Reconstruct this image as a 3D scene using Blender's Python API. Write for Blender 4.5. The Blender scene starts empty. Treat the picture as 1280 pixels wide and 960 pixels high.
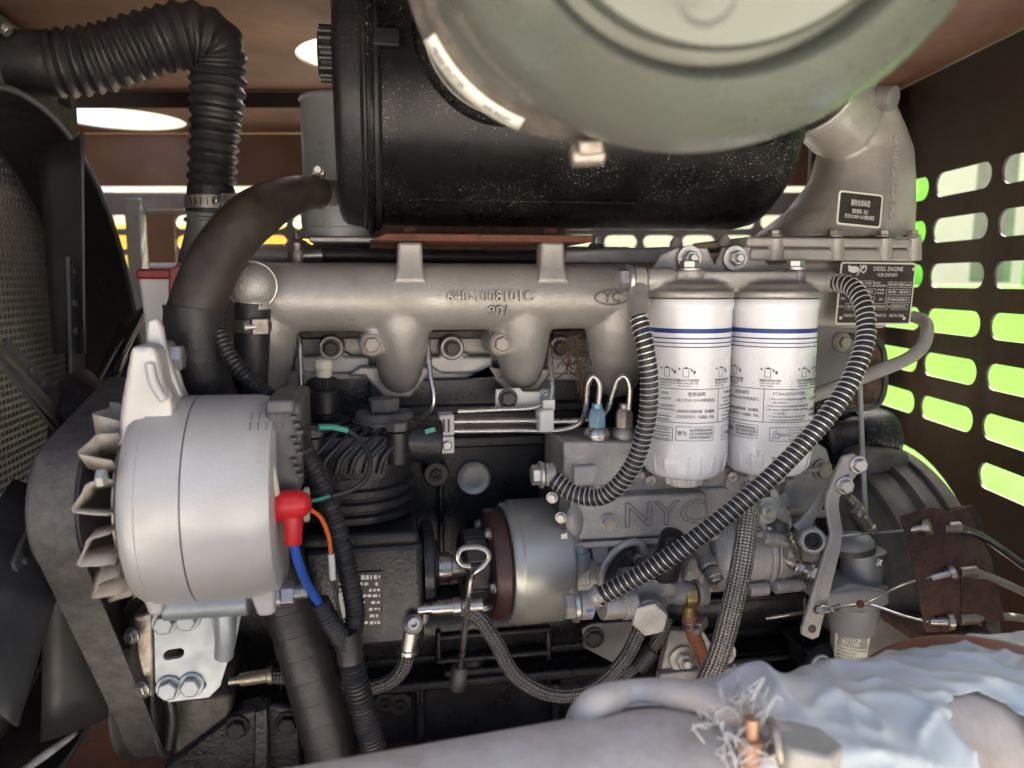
import bpy, bmesh, math, random
from mathutils import Vector as V, Matrix
random.seed(7)
R_ = math.radians
sc = bpy.context.scene
col = sc.collection
# ------------------------------------------------------------------ camera, world, sun, exposure
CAM = V((0.0, -0.9, 1.35)); FPX = 985.0; PITCH = R_(7.5); YAW = R_(10)
cd = bpy.data.cameras.new('camera'); cam = bpy.data.objects.new('camera', cd); col.objects.link(cam)
cam.location = CAM; cam.rotation_euler = (R_(90) - PITCH, 0, 0)
cd.sensor_width = 36; cd.lens = FPX / 1280 * 36; cd.clip_start = 0.01; cd.clip_end = 500
cd.dof.use_dof = True; cd.dof.focus_distance = 0.9; cd.dof.aperture_fstop = 4.5
sc.camera = cam
SUN_EL, SUN_AZ = R_(58), R_(20)          # sun stands high behind the machine: the open side is in shade
w = bpy.data.worlds.new('World'); sc.world = w; w.use_nodes = True
wn = w.node_tree.nodes; wl = w.node_tree.links
sky = wn.new('ShaderNodeTexSky'); sky.sky_type = 'NISHITA'; sky.sun_disc = False
sky.sun_elevation = SUN_EL; sky.sun_rotation = SUN_AZ; sky.air_density = .6; sky.dust_density = 9.0; sky.ozone_density = .6
wl.new(sky.outputs[0], wn['Background'].inputs[0]); wn['Background'].inputs[1].default_value = 0.11
sd = bpy.data.lights.new('sun', 'SUN'); so = bpy.data.objects.new('sun', sd); col.objects.link(so)
sd.energy = 5.0; sd.angle = R_(0.6); sd.color = (1, .95, .87)
sdir = V((math.sin(SUN_AZ) * math.cos(SUN_EL), math.cos(SUN_AZ) * math.cos(SUN_EL), math.sin(SUN_EL)))
so.rotation_euler = sdir.to_track_quat('Z', 'Y').to_euler(); so.location = (0, 0, 6)
vs = sc.view_settings; vs.view_transform = 'Standard'; vs.look = 'None'; vs.exposure = 2.4; vs.gamma = 1; vs.use_curve_mapping = False
sc.cycles.max_bounces = 8; sc.cycles.diffuse_bounces = 5; sc.cycles.glossy_bounces = 4

# ------------------------------------------------------------------ helpers
EX = V((math.cos(YAW), math.sin(YAW), 0)); EY = V((-math.sin(YAW), math.cos(YAW), 0)); EZ = V((0, 0, 1))
WX, WY = V((1, 0, 0)), V((0, 1, 0))
FW = V((0, math.cos(PITCH), -math.sin(PITCH))); UP = V((0, math.sin(PITCH), math.cos(PITCH)))
def ray(px, py): return WX * ((px - 640) / FPX) + UP * ((480 - py) / FPX) + FW
def W(px, py, y):                       # point on the engine-frame plane Ye = y
    d = ray(px, py); return CAM + d * ((y - EY.dot(CAM)) / EY.dot(d))
def A(px, py, y):                       # same for the world plane Y = y
    d = ray(px, py); return CAM + d * ((y - CAM.y) / d.y)
def S(px, y): return (y - EY.dot(CAM)) / EY.dot(ray(px, 480)) / FPX     # metres per photo pixel there
def E(x, y, z): return EX * x + EY * y + EZ * (z + CAM.z)               # engine frame, z measured from the camera height
def xe(p): return EX.dot(p)
def ye(p): return EY.dot(p)
def ze(p): return p.z - CAM.z

def frame(ax):
    ax = ax.normalized(); a = V((0, 0, 1)) if abs(ax.z) < .9 else V((1, 0, 0))
    u = a.cross(ax).normalized(); return u, ax.cross(u).normalized(), ax
def spline(pts, step=.006):
    pts = [V(p) for p in pts]
    if len(pts) < 3:
        n = max(2, int((pts[1] - pts[0]).length / step)); return [pts[0].lerp(pts[1], i / n) for i in range(n + 1)]
    P = [pts[0] * 2 - pts[1]] + pts + [pts[-1] * 2 - pts[-2]]; out = []
    for i in range(1, len(P) - 2):
        p0, p1, p2, p3 = P[i - 1:i + 3]
        t0 = 0; t1 = t0 + max((p1 - p0).length, 1e-6) ** .5; t2 = t1 + max((p2 - p1).length, 1e-6) ** .5; t3 = t2 + max((p3 - p2).length, 1e-6) ** .5
        n = max(2, int((p2 - p1).length / step))
        for k in range(n):
            t = t1 + (t2 - t1) * k / n
            a1 = p0 * ((t1 - t) / (t1 - t0)) + p1 * ((t - t0) / (t1 - t0)); a2 = p1 * ((t2 - t) / (t2 - t1)) + p2 * ((t - t1) / (t2 - t1)); a3 = p2 * ((t3 - t) / (t3 - t2)) + p3 * ((t - t2) / (t3 - t2))
            b1 = a1 * ((t2 - t) / (t2 - t0)) + a2 * ((t - t0) / (t2 - t0)); b2 = a2 * ((t3 - t) / (t3 - t1)) + a3 * ((t - t1) / (t3 - t1))
            out.append(b1 * ((t2 - t) / (t2 - t1)) + b2 * ((t - t1) / (t2 - t1)))
    out.append(pts[-1]); return out
def frames(P):
    T = []
    for i in range(len(P)):
        a = P[max(i - 1, 0)]; b = P[min(i + 1, len(P) - 1)]; T.append((b - a).normalized())
    u = frame(T[0])[0]; fr = []
    for i, t in enumerate(T):
        u = (u - t * u.dot(t)).normalized(); fr.append((u, t.cross(u), t))
    return fr
class MB:
    def __init__(s): s.v = []; s.f = []; s.uv = []
    def add(s, vs, fs, uvs=None):
        o = len(s.v); s.v += [V(v) for v in vs]; s.f += [[i + o for i in f] for f in fs]
        s.uv += uvs if uvs else [None] * len(fs); return s
    def lathe(s, p, ax, prof, n=32, cap=True):
        u, v, a = frame(V(ax)); vs = []; rings = []
        for (t, r) in prof:
            if r <= 1e-6: rings.append([len(vs)]); vs.append(p + a * t)
            else:
                rings.append(list(range(len(vs), len(vs) + n)))
                for i in range(n): th = 2 * math.pi * i / n; vs.append(p + a * t + (u * math.cos(th) + v * math.sin(th)) * r)
        fs = []
        for A_, B_ in zip(rings[:-1], rings[1:]):
            for i in range(n):
                j = (i + 1) % n
                if len(A_) == 1 and len(B_) == 1: break
                if len(A_) == 1: fs.append([A_[0], B_[i], B_[j]])
                elif len(B_) == 1: fs.append([A_[i], A_[j], B_[0]])
                else: fs.append([A_[i], A_[j], B_[j], B_[i]])
        if cap:
            if len(rings[0]) > 1: fs.append(rings[0][::-1])
            if len(rings[-1]) > 1: fs.append(rings[-1])
        return s.add(vs, fs)
    def cyl(s, p0, p1, r0, r1=None, n=28):
        p0 = V(p0); p1 = V(p1); d = p1 - p0; return s.lathe(p0, d, [(0, r0), (d.length, r0 if r1 is None else r1)], n)
    def sph(s, p, r, n=20):
        return s.lathe(p, V((0, 0, 1)), [(-r * math.cos(math.pi * i / 10), r * math.sin(math.pi * i / 10) if 0 < i < 10 else 0) for i in range(11)], n)
    def ring(s, p, ax, R, r, n=36, m=10):
        u, v, a = frame(V(ax)); vs = []; fs = []
        for i in range(n):
            th = 2 * math.pi * i / n; d = u * math.cos(th) + v * math.sin(th)
            for k in range(m): ph = 2 * math.pi * k / m; vs.append(p + d * (R + r * math.cos(ph)) + a * (r * math.sin(ph)))
        for i in range(n):
            for k in range(m): fs.append([i * m + k, ((i + 1) % n) * m + k, ((i + 1) % n) * m + (k + 1) % m, i * m + (k + 1) % m])
        return s.add(vs, fs)
    def tube(s, P, r, n=14, step=.006, rf=None, raw=False, cap=True):
        P = P if raw else spline(P, step); fr = frames(P); vs = []; fs = []; uvs = []; L = 0; Ls = []
        for i, p in enumerate(P):
            if i: L += (p - P[i - 1]).length
            Ls.append(L); u, v, t = fr[i]; rr = rf(L) if rf else r
            for k in range(n): th = 2 * math.pi * k / n; vs.append(p + (u * math.cos(th) + v * math.sin(th)) * rr)
        for i in range(len(P) - 1):
            for k in range(n):
                j = (k + 1) % n; fs.append([i * n + k, i * n + j, (i + 1) * n + j, (i + 1) * n + k])
                uvs.append([(Ls[i], k / n), (Ls[i], (k + 1) / n), (Ls[i + 1], (k + 1) / n), (Ls[i + 1], k / n)])
        if cap:
            fs.append(list(range(n))[::-1]); uvs.append(None); fs.append([(len(P) - 1) * n + k for k in range(n)]); uvs.append(None)
        return s.add(vs, fs, uvs)
    def coil(s, P, Rc, r, pitch, per=14, n=5):
        P = spline(P, .003); fr = frames(P); L = [0]
        for i in range(1, len(P)): L.append(L[-1] + (P[i] - P[i - 1]).length)
        N = int(L[-1] / pitch * per); out = []; k = 0
        for i in range(N + 1):
            t = L[-1] * i / N
            while k < len(P) - 2 and L[k + 1] < t: k += 1
            q = (t - L[k]) / max(L[k + 1] - L[k], 1e-9); p = P[k].lerp(P[k + 1], q); u, v, _ = fr[k]; th = 2 * math.pi * i / per
            out.append(p + (u * math.cos(th) + v * math.sin(th)) * Rc)
        return s.tube(out, r, n=n, raw=True)
    def prism(s, poly, d):
        n = len(poly); vs = [V(p) for p in poly] + [V(p) + V(d) for p in poly]
        return s.add(vs, [list(range(n)), list(range(n, 2 * n))[::-1]] + [[i, (i + 1) % n, n + (i + 1) % n, n + i] for i in range(n)])
    def plate(s, pts, y0, y1): return s.prism([W(px, py, y0) for px, py in pts], EY * (y1 - y0))
    def box(s, c, h, ax=(EX, EY, EZ)):
        c = V(c); vs = [c + ax[0] * (h[0] * i) + ax[1] * (h[1] * j) + ax[2] * (h[2] * k) for i in (-1, 1) for j in (-1, 1) for k in (-1, 1)]
        return s.add(vs, [[0, 1, 3, 2], [4, 6, 7, 5], [0, 4, 5, 1], [2, 3, 7, 6], [0, 2, 6, 4], [1, 5, 7, 3]])
    def pbox(s, x0, y0, x1, y1, d0, d1):   # box whose front face covers that photo rectangle at depth d0
        cx, cy = (x0 + x1) / 2, (y0 + y1) / 2; a = W(x0, cy, d0); b = W(x1, cy, d0); t = W(cx, y0, d0); u = W(cx, y1, d0)
        c = (a + b) / 2; c.z = (t.z + u.z) / 2; return s.box(c + EY * ((d1 - d0) / 2), (abs(xe(b) - xe(a)) / 2, abs(d1 - d0) / 2, abs(t.z - u.z) / 2))
    def hex(s, p, ax, r, h, rot=0):
        u, v, a = frame(V(ax)); pts = [p + (u * math.cos(rot + i * math.pi / 3) + v * math.sin(rot + i * math.pi / 3)) * r for i in range(6)]
        return s.prism(pts, a * h)
    def rect(s, o, ux, uy, nz, x0, y0, x1, y1, t, d=.0004):   # printed frame
        for (a, b, c, e) in ((x0, y0, x1, y0 + t), (x0, y1 - t, x1, y1), (x0, y0 + t, x0 + t, y1 - t), (x1 - t, y0 + t, x1, y1 - t)):
            s.prism([o + ux * i + uy * j for i, j in ((a, b), (c, b), (c, e), (a, e))], nz * d)
        return s
ROOTS = []
def obj(name, mb, mat, parent=None, bev=0, seg=2, remesh=0, smooth=0, angle=38, label=None, kind=None):
    me = bpy.data.meshes.new(name)
    if isinstance(mb, bpy.types.Mesh): me = mb; c = V((0, 0, 0))
    else:
        lo = V([min(v[i] for v in mb.v) for i in range(3)]); hi = V([max(v[i] for v in mb.v) for i in range(3)]); c = (lo + hi) / 2
        me.from_pydata([tuple(v - c) for v in mb.v], [], mb.f)
        if any(mb.uv):
            ul = me.uv_layers.new(name='UVMap').data; k = 0
            for f, u in zip(mb.f, mb.uv):
                for i in range(len(f)):
                    if u: ul[k].uv = u[i]
                    k += 1
        bm = bmesh.new(); bm.from_mesh(me); bmesh.ops.recalc_face_normals(bm, faces=bm.faces); bm.to_mesh(me); bm.free()
        me.polygons.foreach_set('use_smooth', [True] * len(me.polygons)); me.set_sharp_from_angle(angle=R_(angle))
    o = bpy.data.objects.new(name, me); col.objects.link(o); o.location = c
    me.materials.append(M[mat] if isinstance(mat, str) else mat)
    if remesh:
        m = o.modifiers.new('remesh', 'REMESH'); m.mode = 'VOXEL'; m.voxel_size = remesh; m.use_smooth_shade = True
        if smooth: m = o.modifiers.new('smooth', 'SMOOTH'); m.factor = .5; m.iterations = smooth
    if bev:
        m = o.modifiers.new('bevel', 'BEVEL'); m.width = bev; m.segments = seg; m.limit_method = 'ANGLE'; m.angle_limit = R_(40); m.harden_normals = False
        me.polygons.foreach_set('use_smooth', [True] * len(me.polygons))
    if parent:
        o.parent = parent
        if parent.type == 'MESH': o.location = c - parent.location
    if label: o['label'] = label
    if kind: o['kind'] = kind
    return o
def thing(name, label, cat, group=None):
    o = bpy.data.objects.new(name, None); col.objects.link(o); o['label'] = label; o['category'] = cat; o.empty_display_size = .02
    if group: o['group'] = group
    ROOTS.append(o); return o
def tag(o, label, cat, group=None, kind=None):
    if label: o['label'] = label
    if cat: o['category'] = cat
    if group: o['group'] = group
    if kind: o['kind'] = kind
    return o
_bm = {}
def bolt(parent, p, ax, r, mat='zinc', kind='hex', name=None, wash=True):
    key = (kind, mat, wash)
    if key not in _bm:
        m = MB(); Z = V((0, 0, 1)); O = V((0, 0, 0))
        if kind == 'hex':
            if wash: m.lathe(O, Z, [(-.2, 1.3), (.1, 1.3), (.16, 1.22)], 20)
            m.lathe(O, Z, [(.1, .98), (.2, 1.0)], 6); m.lathe(O, Z, [(.2, 1.0), (.78, 1.0), (.9, .86), (.9, 0)], 6, cap=False)
        elif kind == 'nut':
            m.lathe(O, Z, [(-.2, 1.75), (.08, 1.75), (.14, 1.68)], 24); m.lathe(O, Z, [(.1, .95), (.2, 1.08), (.85, 1.08), (1.0, .9), (1.0, .5)], 6, cap=False)
            m.lathe(O, Z, [(.3, .58), (1.55, .58), (1.7, .46), (1.7, 0)], 16, cap=False)
        elif kind == 'socket':
            m.lathe(O, Z, [(-.2, 1.0), (.55, 1.0), (.66, .9), (.66, .5), (.2, .46), (.2, 0)], 18, cap=False)
        elif kind == 'pan':
            m.lathe(O, Z, [(-.2, 1.0), (.2, 1.0), (.45, .8), (.55, .4), (.55, 0)], 16, cap=False)
        me = bpy.data.meshes.new('bolt'); me.from_pydata([tuple(v) for v in m.v], [], m.f)
        bm = bmesh.new(); bm.from_mesh(me); bmesh.ops.recalc_face_normals(bm, faces=bm.faces); bm.to_mesh(me); bm.free()
        me.polygons.foreach_set('use_smooth', [True] * len(me.polygons)); me.set_sharp_from_angle(angle=R_(30)); me.materials.append(M[mat]); _bm[key] = me
    o = bpy.data.objects.new(name or {'nut': 'nut', 'hex': 'bolt', 'socket': 'socket_screw', 'pan': 'screw'}[kind], _bm[key]); col.objects.link(o)
    u, v, a = frame(V(ax)); th = random.random() * 6.28
    u2 = u * math.cos(th) + v * math.sin(th); v2 = a.cross(u2)
    mw = Matrix((u2, v2, a)).transposed().to_4x4(); mw.translation = p
    o.matrix_world = mw @ Matrix.Scale(r, 4); o.parent = parent; return o
def text_mesh(body, size=1, extrude=0, space=1.0, outline=0):
    cu = bpy.data.curves.new('lettering', 'FONT'); cu.body = body; cu.size = size; cu.align_x = 'CENTER'; cu.align_y = 'CENTER'; cu.extrude = extrude; cu.resolution_u = 2; cu.space_character = space
    if outline: cu.fill_mode = 'NONE'; cu.bevel_depth = outline; cu.bevel_resolution = 0; cu.extrude = 0
    o = bpy.data.objects.new('lettering', cu); col.objects.link(o); dg = bpy.context.evaluated_depsgraph_get(); dg.update()
    me = bpy.data.meshes.new_from_object(o.evaluated_get(dg)); vs = [v.co.copy() for v in me.vertices]; fs = [list(p.vertices) for p in me.polygons]
    bpy.data.objects.remove(o); bpy.data.curves.remove(cu); bpy.data.meshes.remove(me); return vs, fs
def put_text(mb, body, size, fn, extrude=.0003, width=None, wf=1, outline=0):
    vs, fs = text_mesh(body, size, extrude, outline=outline)
    if not vs: return
    x0 = min(v.x for v in vs); x1 = max(v.x for v in vs); k = width / (x1 - x0) if width else wf; cx = (x0 + x1) / 2
    mb.add([fn((v.x - cx) * k, v.y, v.z) for v in vs], fs)
def flat(o, ux, uy, nz): return lambda x, y, z: o + ux * x + uy * y + nz * z
def holed(outline, holes, th, fn):      # plate with openings: outline and holes are 2-D loops, fn maps (a, b, depth) to the world
    cu = bpy.data.curves.new('panel', 'CURVE'); cu.dimensions = '2D'; cu.fill_mode = 'BOTH'; cu.extrude = th / 2
    for lp in [outline] + holes:
        sp = cu.splines.new('POLY'); sp.points.add(len(lp) - 1); sp.use_cyclic_u = True
        for q, (a, b) in zip(sp.points, lp): q.co = (a, b, 0, 1)
    o = bpy.data.objects.new('panel', cu); col.objects.link(o); dg = bpy.context.evaluated_depsgraph_get(); dg.update()
    me = bpy.data.meshes.new_from_object(o.evaluated_get(dg)); mb = MB().add([fn(v.co.x, v.co.y, v.co.z) for v in me.vertices], [list(p.vertices) for p in me.polygons])
    bpy.data.objects.remove(o); bpy.data.curves.remove(cu); bpy.data.meshes.remove(me)
    bm = bmesh.new(); m2 = bpy.data.meshes.new('t'); m2.from_pydata([tuple(v) for v in mb.v], [], mb.f); bm.from_mesh(m2); bmesh.ops.remove_doubles(bm, verts=bm.verts, dist=1e-5)
    bm.verts.index_update(); r = MB().add([v.co.copy() for v in bm.verts], [[v.index for v in f.verts] for f in bm.faces]); bm.free(); bpy.data.meshes.remove(m2); return r
def slot(cx, cy, L, h, n=8):
    r = h / 2; a = L / 2 - r
    return [(cx + a + r * math.cos(t), cy + r * math.sin(t)) for t in [(-.5 + i / n) * math.pi for i in range(n + 1)]] + [(cx - a - r * math.cos(t), cy - r * math.sin(t)) for t in [(-.5 + i / n) * math.pi for i in range(n + 1)]]
def circ(cx, cy, r, n=40): return [(cx + r * math.cos(2 * math.pi * i / n), cy + r * math.sin(2 * math.pi * i / n)) for i in range(n)]
def band_clamp(name, label, p, ax, r, wd, side, screw_r=.006):     # worm-drive hose clamp: slotted band, housing and screw
    t = thing(name, label, 'hose clamp'); ax = ax.normalized()
    obj('band', MB().lathe(p - ax * wd / 2, ax, [(0, r), (0, r + .001), (wd, r + .001), (wd, r)], 40, cap=False), 'steel_dirty', t)
    m = MB(); u, v, a = frame(ax)
    for i in range(26):
        th = 2 * math.pi * i / 26; d = u * math.cos(th) + v * math.sin(th); tt = a.cross(d)
        m.box(p + d * (r + .0013), (wd * .28, .0007, .0005), (a, tt, d))
    obj('slots', m, 'dark_metal', t, kind='stuff')
    d = side.normalized(); d = (d - a * d.dot(a)).normalized(); tt = a.cross(d)
    obj('housing', MB().box(p + d * (r + .004), (wd * .62, .009, .0042), (a, tt, d)), 'steel_dirty', t, bev=.001)
    sdir = tt if tt.y < 0 else -tt
    sc_ = obj('screw', MB().lathe(p + d * (r + .005) + sdir * .006, sdir, [(0, screw_r * .7), (.006, screw_r * .7), (.006, screw_r), (.012, screw_r), (.013, screw_r * .8)], 18), 'zinc', t)
    return t
# ------------------------------------------------------------------ materials
M = {}
def pmat(name, c1, c2=None, rough=.5, metal=0, scale=18, bump=.0, bscale=120, dust=0, dcol=(.33, .29, .24), specks=0, rvar=.12, spec=.5, coat=0, scratch=0, up=.5, trans=0):
    m = bpy.data.materials.new(name); m.use_nodes = True; N = m.node_tree.nodes; L = m.node_tree.links; b = N['Principled BSDF']
    tc = N.new('ShaderNodeTexCoord'); c2 = c2 or tuple(x * .8 for x in c1)
    def noise(s, d=4, r=.55):
        n = N.new('ShaderNodeTexNoise'); n.inputs['Scale'].default_value = s; n.inputs['Detail'].default_value = d; n.inputs['Roughness'].default_value = r; L.new(tc.outputs['Object'], n.inputs['Vector']); return n.outputs[0]
    def ramp(x, a, c):
        r = N.new('ShaderNodeMapRange'); r.inputs[1].default_value = a; r.inputs[2].default_value = c; L.new(x, r.inputs[0]); return r.outputs[0]
    def math_(op, a, c):
        k = N.new('ShaderNodeMath'); k.operation = op
        for i, x in enumerate((a, c)):
            if isinstance(x, (int, float)): k.inputs[i].default_value = x
            else: L.new(x, k.inputs[i])
        k.use_clamp = True; return k.outputs[0]
    def mix(f, a, c):
        k = N.new('ShaderNodeMix'); k.data_type = 'RGBA'
        if isinstance(f, (int, float)): k.inputs[0].default_value = f
        else: L.new(f, k.inputs[0])
        for i, x in ((6, a), (7, c)):
            if isinstance(x, tuple): k.inputs[i].default_value = (*x, 1)
            else: L.new(x, k.inputs[i])
        return k.outputs[2]
    n1 = noise(scale); cc = mix(ramp(n1, .35, .65), c1, c2); f = None
    if dust:
        g = N.new('ShaderNodeNewGeometry'); sx = N.new('ShaderNodeSeparateXYZ'); L.new(g.outputs['Normal'], sx.inputs[0])
        f = math_('MULTIPLY', ramp(noise(scale * 2.3, 6, .7), .38, .78), math_('ADD', math_('MULTIPLY', ramp(sx.outputs[2], -.3, 1), up), 1 - up)); f = math_('MULTIPLY', f, dust); cc = mix(f, cc, dcol)
    if specks: s_ = math_('MULTIPLY', ramp(noise(420, 2, .5), .64, .68), ramp(noise(9, 3), .42, .6)); s_ = math_('MULTIPLY', s_, specks); cc = mix(s_, cc, dcol)
    L.new(cc, b.inputs['Base Color'])
    rr = N.new('ShaderNodeMapRange'); L.new(noise(scale * 1.7, 5, .65), rr.inputs[0]); rr.inputs[1].default_value = .3; rr.inputs[2].default_value = .7; rr.inputs[3].default_value = max(.04, rough - rvar); rr.inputs[4].default_value = min(1, rough + rvar)
    ro = rr.outputs[0]
    if f is not None: ro = math_('ADD', ro, math_('MULTIPLY', f, .35))
    L.new(ro, b.inputs['Roughness'])
    if metal and f is not None: L.new(math_('MULTIPLY', math_('SUBTRACT', 1.0, f), metal), b.inputs['Metallic'])
    else: b.inputs['Metallic'].default_value = metal
    b.inputs['Specular IOR Level'].default_value = spec; b.inputs['Coat Weight'].default_value = coat
    if bump:
        bp = N.new('ShaderNodeBump'); bp.inputs['Strength'].default_value = bump; bp.inputs['Distance'].default_value = .002; L.new(noise(bscale, 3, .6), bp.inputs['Height']); L.new(bp.outputs[0], b.inputs['Normal'])
    M[name] = m; return m
pmat('silver_paint', (.46, .44, .415), (.36, .34, .315), .38, .4, 14, .3, 260, dust=.5, dcol=(.26, .22, .175), specks=.25)
pmat('silver_cast', (.50, .485, .465), (.38, .365, .345), .42, .45, 22, .6, 330, dust=.45, dcol=(.24, .21, .17), specks=.25)
pmat('alternator_paint', (.58, .57, .55), (.51, .50, .48), .42, .25, 10, .2, 300, dust=.15, dcol=(.42, .37, .31))
pmat('grey_paint', (.22, .22, .215), (.17, .17, .165), .45, .15, 16, .2, 220, dust=.4)
pmat('black_paint', (.009, .010, .013), (.014, .0145, .018), .32, 0, 16, .35, 200, dust=.16, dcol=(.13, .12, .11), specks=.5)
pmat('black_gloss', (.005, .005, .0055), (.008, .008, .0085), .30, 0, 8, .08, 300, dust=.05, dcol=(.32, .29, .26), specks=1.0, up=.6, spec=.3)
pmat('black_plastic', (.010, .010, .011), (.014, .014, .016), .40, 0, 20, .1, 300, spec=.35, dust=.15, dcol=(.17, .16, .15), specks=.4)
pmat('grey_plastic', (.085, .085, .09), (.065, .065, .07), .5, 0, 20, .1, 300, dust=.3)
pmat('rubber', (.012, .012, .014), (.022, .021, .022), .45, 0, 24, .3, 180, dust=.3, dcol=(.12, .11, .105), specks=.5)
pmat('rubber_brown', (.022, .018, .015), (.034, .028, .022), .5, 0, 20, .2, 200, dust=.4, dcol=(.15, .12, .095))
pmat('belt_rubber', (.115, .112, .107), (.075, .073, .07), .7, 0, 34, .7, 240, dust=.7, dcol=(.24, .22, .20), specks=.4, up=.1)
pmat('belt_inner', (.03, .03, .03), (.06, .055, .05), .75, 0, 90, .5, 240, dust=.6, dcol=(.2, .18, .16))
pmat('zinc', (.62, .62, .60), (.50, .50, .49), .33, .9, 40, .15, 400, dust=.25)
pmat('zinc_blue', (.40, .44, .465), (.34, .375, .40), .45, .5, 30, .1, 400, dust=.15)
pmat('steel', (.60, .58, .55), (.50, .48, .45), .30, 1, 30, .1, 500, dust=.2)
pmat('steel_dirty', (.45, .41, .36), (.30, .26, .22), .42, .85, 60, .3, 300, dust=.4)
pmat('chrome_steel', (.50, .50, .455), (.45, .455, .41), .40, .55, 8, .05, 400, dust=.12)
pmat('polished', (.62, .60, .55), (.52, .50, .46), .2, .95, 30, .1, 300, dust=.25)
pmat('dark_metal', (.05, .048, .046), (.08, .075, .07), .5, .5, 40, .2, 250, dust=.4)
pmat('brass', (.52, .40, .17), (.40, .30, .13), .35, .9, 40, .1, 300, dust=.2)
pmat('copper', (.40, .24, .16), (.30, .17, .11), .5, .6, 40, .1, 300)
pmat('rust', (.16, .055, .028), (.09, .035, .022), .85, 0, 35, .8, 240, dust=.35, dcol=(.25, .1, .05))
pmat('rust_dark', (.095, .042, .028), (.035, .019, .016), .8, 0, 55, 1.0, 300, dust=.6, dcol=(.17, .095, .065), specks=.4, up=.1)
pmat('brown_primer', (.20, .105, .062), (.13, .066, .042), .55, 0, 5, .3, 160, dust=.3, dcol=(.24, .17, .12))
pmat('dark_brown', (.022, .013, .009), (.016, .010, .007), .55, 0, 6, .2, 160, dust=.15, dcol=(.07, .04, .026), specks=.12)
pmat('filter_white', (.82, .82, .83), (.78, .78, .79), .26, 0, 12, .05, 300, dust=.06, specks=.25, dcol=(.2, .18, .16), coat=.3, rvar=.06)
pmat('white_plastic', (.74, .73, .70), (.68, .66, .62), .45, 0, 12, .05, 300, dust=.2)
pmat('cream_plastic', (.66, .62, .50), (.6, .56, .45), .45, 0, 12, .05, 300, dust=.1)
pmat('ink_blue', (.015, .05, .24), None, .5); pmat('ink_dark', (.055, .06, .085), None, .6); pmat('ink_white', (.78, .76, .72), None, .5); pmat('ink_teal', (.03, .10, .22), None, .5)
pmat('plate_black', (.022, .017, .016), (.03, .022, .02), .4, 0, 40, .05, 300, dust=.15)
pmat('red_plastic', (.62, .015, .02), (.56, .012, .018), .35, 0, 12, .05, 200, dust=.05)
pmat('red_paint', (.30, .02, .022), (.24, .018, .02), .4, 0, 12, .1, 200, dust=.2)
pmat('blue_wire', (.03, .12, .55), None, .4); pmat('orange_wire', (.8, .15, .02), None, .4); pmat('green_wire', (.05, .30, .23), None, .45); pmat('green_mark', (.06, .33, .26), None, .5)
pmat('drum_ring', (.095, .045, .042), (.07, .035, .034), .45, .3, 14, .2, 260, dust=.15)
pmat('foreground_grey', (.62, .59, .54), (.54, .50, .455), .42, .0, 4, .2, 90, dust=1.0, dcol=(.30, .215, .15), up=0)
pmat('duct_paint', (.145, .165, .135), (.12, .13, .11), .28, .3, 6, .15, 120, dust=.2, dcol=(.36, .31, .26))
pmat('film_blue', (.62, .60, .565), (.36, .52, .575), .40, 0, 7, .2, 60, dust=.6, dcol=(.46, .43, .40), up=.2)
pmat('concrete', (.44, .415, .375), (.37, .345, .31), .9, 0, 3, .5, 60)
pmat('lime_paint', (.28, .70, .10), (.25, .66, .09), .4, 0, 3); pmat('yellow_paint', (.80, .48, .04), (.75, .43, .03), .4, 0, 3)
pmat('white_wall', (.78, .78, .76), (.7, .7, .68), .7, 0, 3); pmat('cream_wall', (.74, .74, .60), (.70, .70, .56), .7, 0, 3); pmat('blue_paint', (.02, .17, .55), None, .4)
pmat('blue_nut', (.16, .40, .55), (.3, .42, .48), .4, .5, 60, .1, 300, dust=.2)
pmat('tank_green', (.14, .17, .145), (.11, .135, .115), .5, 0, 14, .2, 200, dust=.3)
pmat('fan_tin', (.52, .47, .40), (.36, .31, .25), .55, .15, 60, .4, 260, dust=.4)
pmat('grey_enamel', (.30, .315, .32), (.25, .262, .268), .35, .1, 14, .1, 220, dust=.3)
pmat('grey_dirty', (.17, .165, .145), (.055, .053, .048), .6, .1, 16, .3, 200, dust=.5, dcol=(.22, .19, .14))
pmat('hose_grey', (.34, .32, .30), (.28, .265, .25), .55, 0, 30, .2, 200, dust=.3)
pmat('sheath_grey', (.22, .20, .175), (.16, .145, .13), .5, 0, 30, .2, 200, dust=.3)
pmat('hex_grey', (.40, .39, .36), (.34, .33, .30), .45, .2, 14, .1, 200, dust=.3)
pmat('orange_cable', (.30, .10, .045), (.24, .12, .08), .5, 0, 30, .1, 200, dust=.45, dcol=(.25, .2, .17))
pmat('clear_fuel_hose', (.26, .12, .07), (.20, .09, .055), .3, 0, 20, .1, 200)
pmat('blade_black', (.035, .035, .037), (.05, .05, .052), .42, 0, 12, .1, 200, dust=.35, dcol=(.14, .13, .12), specks=.3)
pmat('wire_bright', (.80, .79, .76), (.7, .69, .66), .35, .6, 40)
pmat('grime', (.17, .155, .14), (.26, .245, .225), .7, 0, 60)
pmat('paper', (.74, .72, .58), (.66, .65, .56), .6, 0, 20); pmat('fibre', (.62, .61, .58), (.5, .49, .46), .8)
pmat('radiator_core', (.46, .43, .40), (.36, .34, .31), .5, .2, 60, dust=.3); pmat('straw', (.16, .09, .05), (.1, .06, .035), .8)
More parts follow.
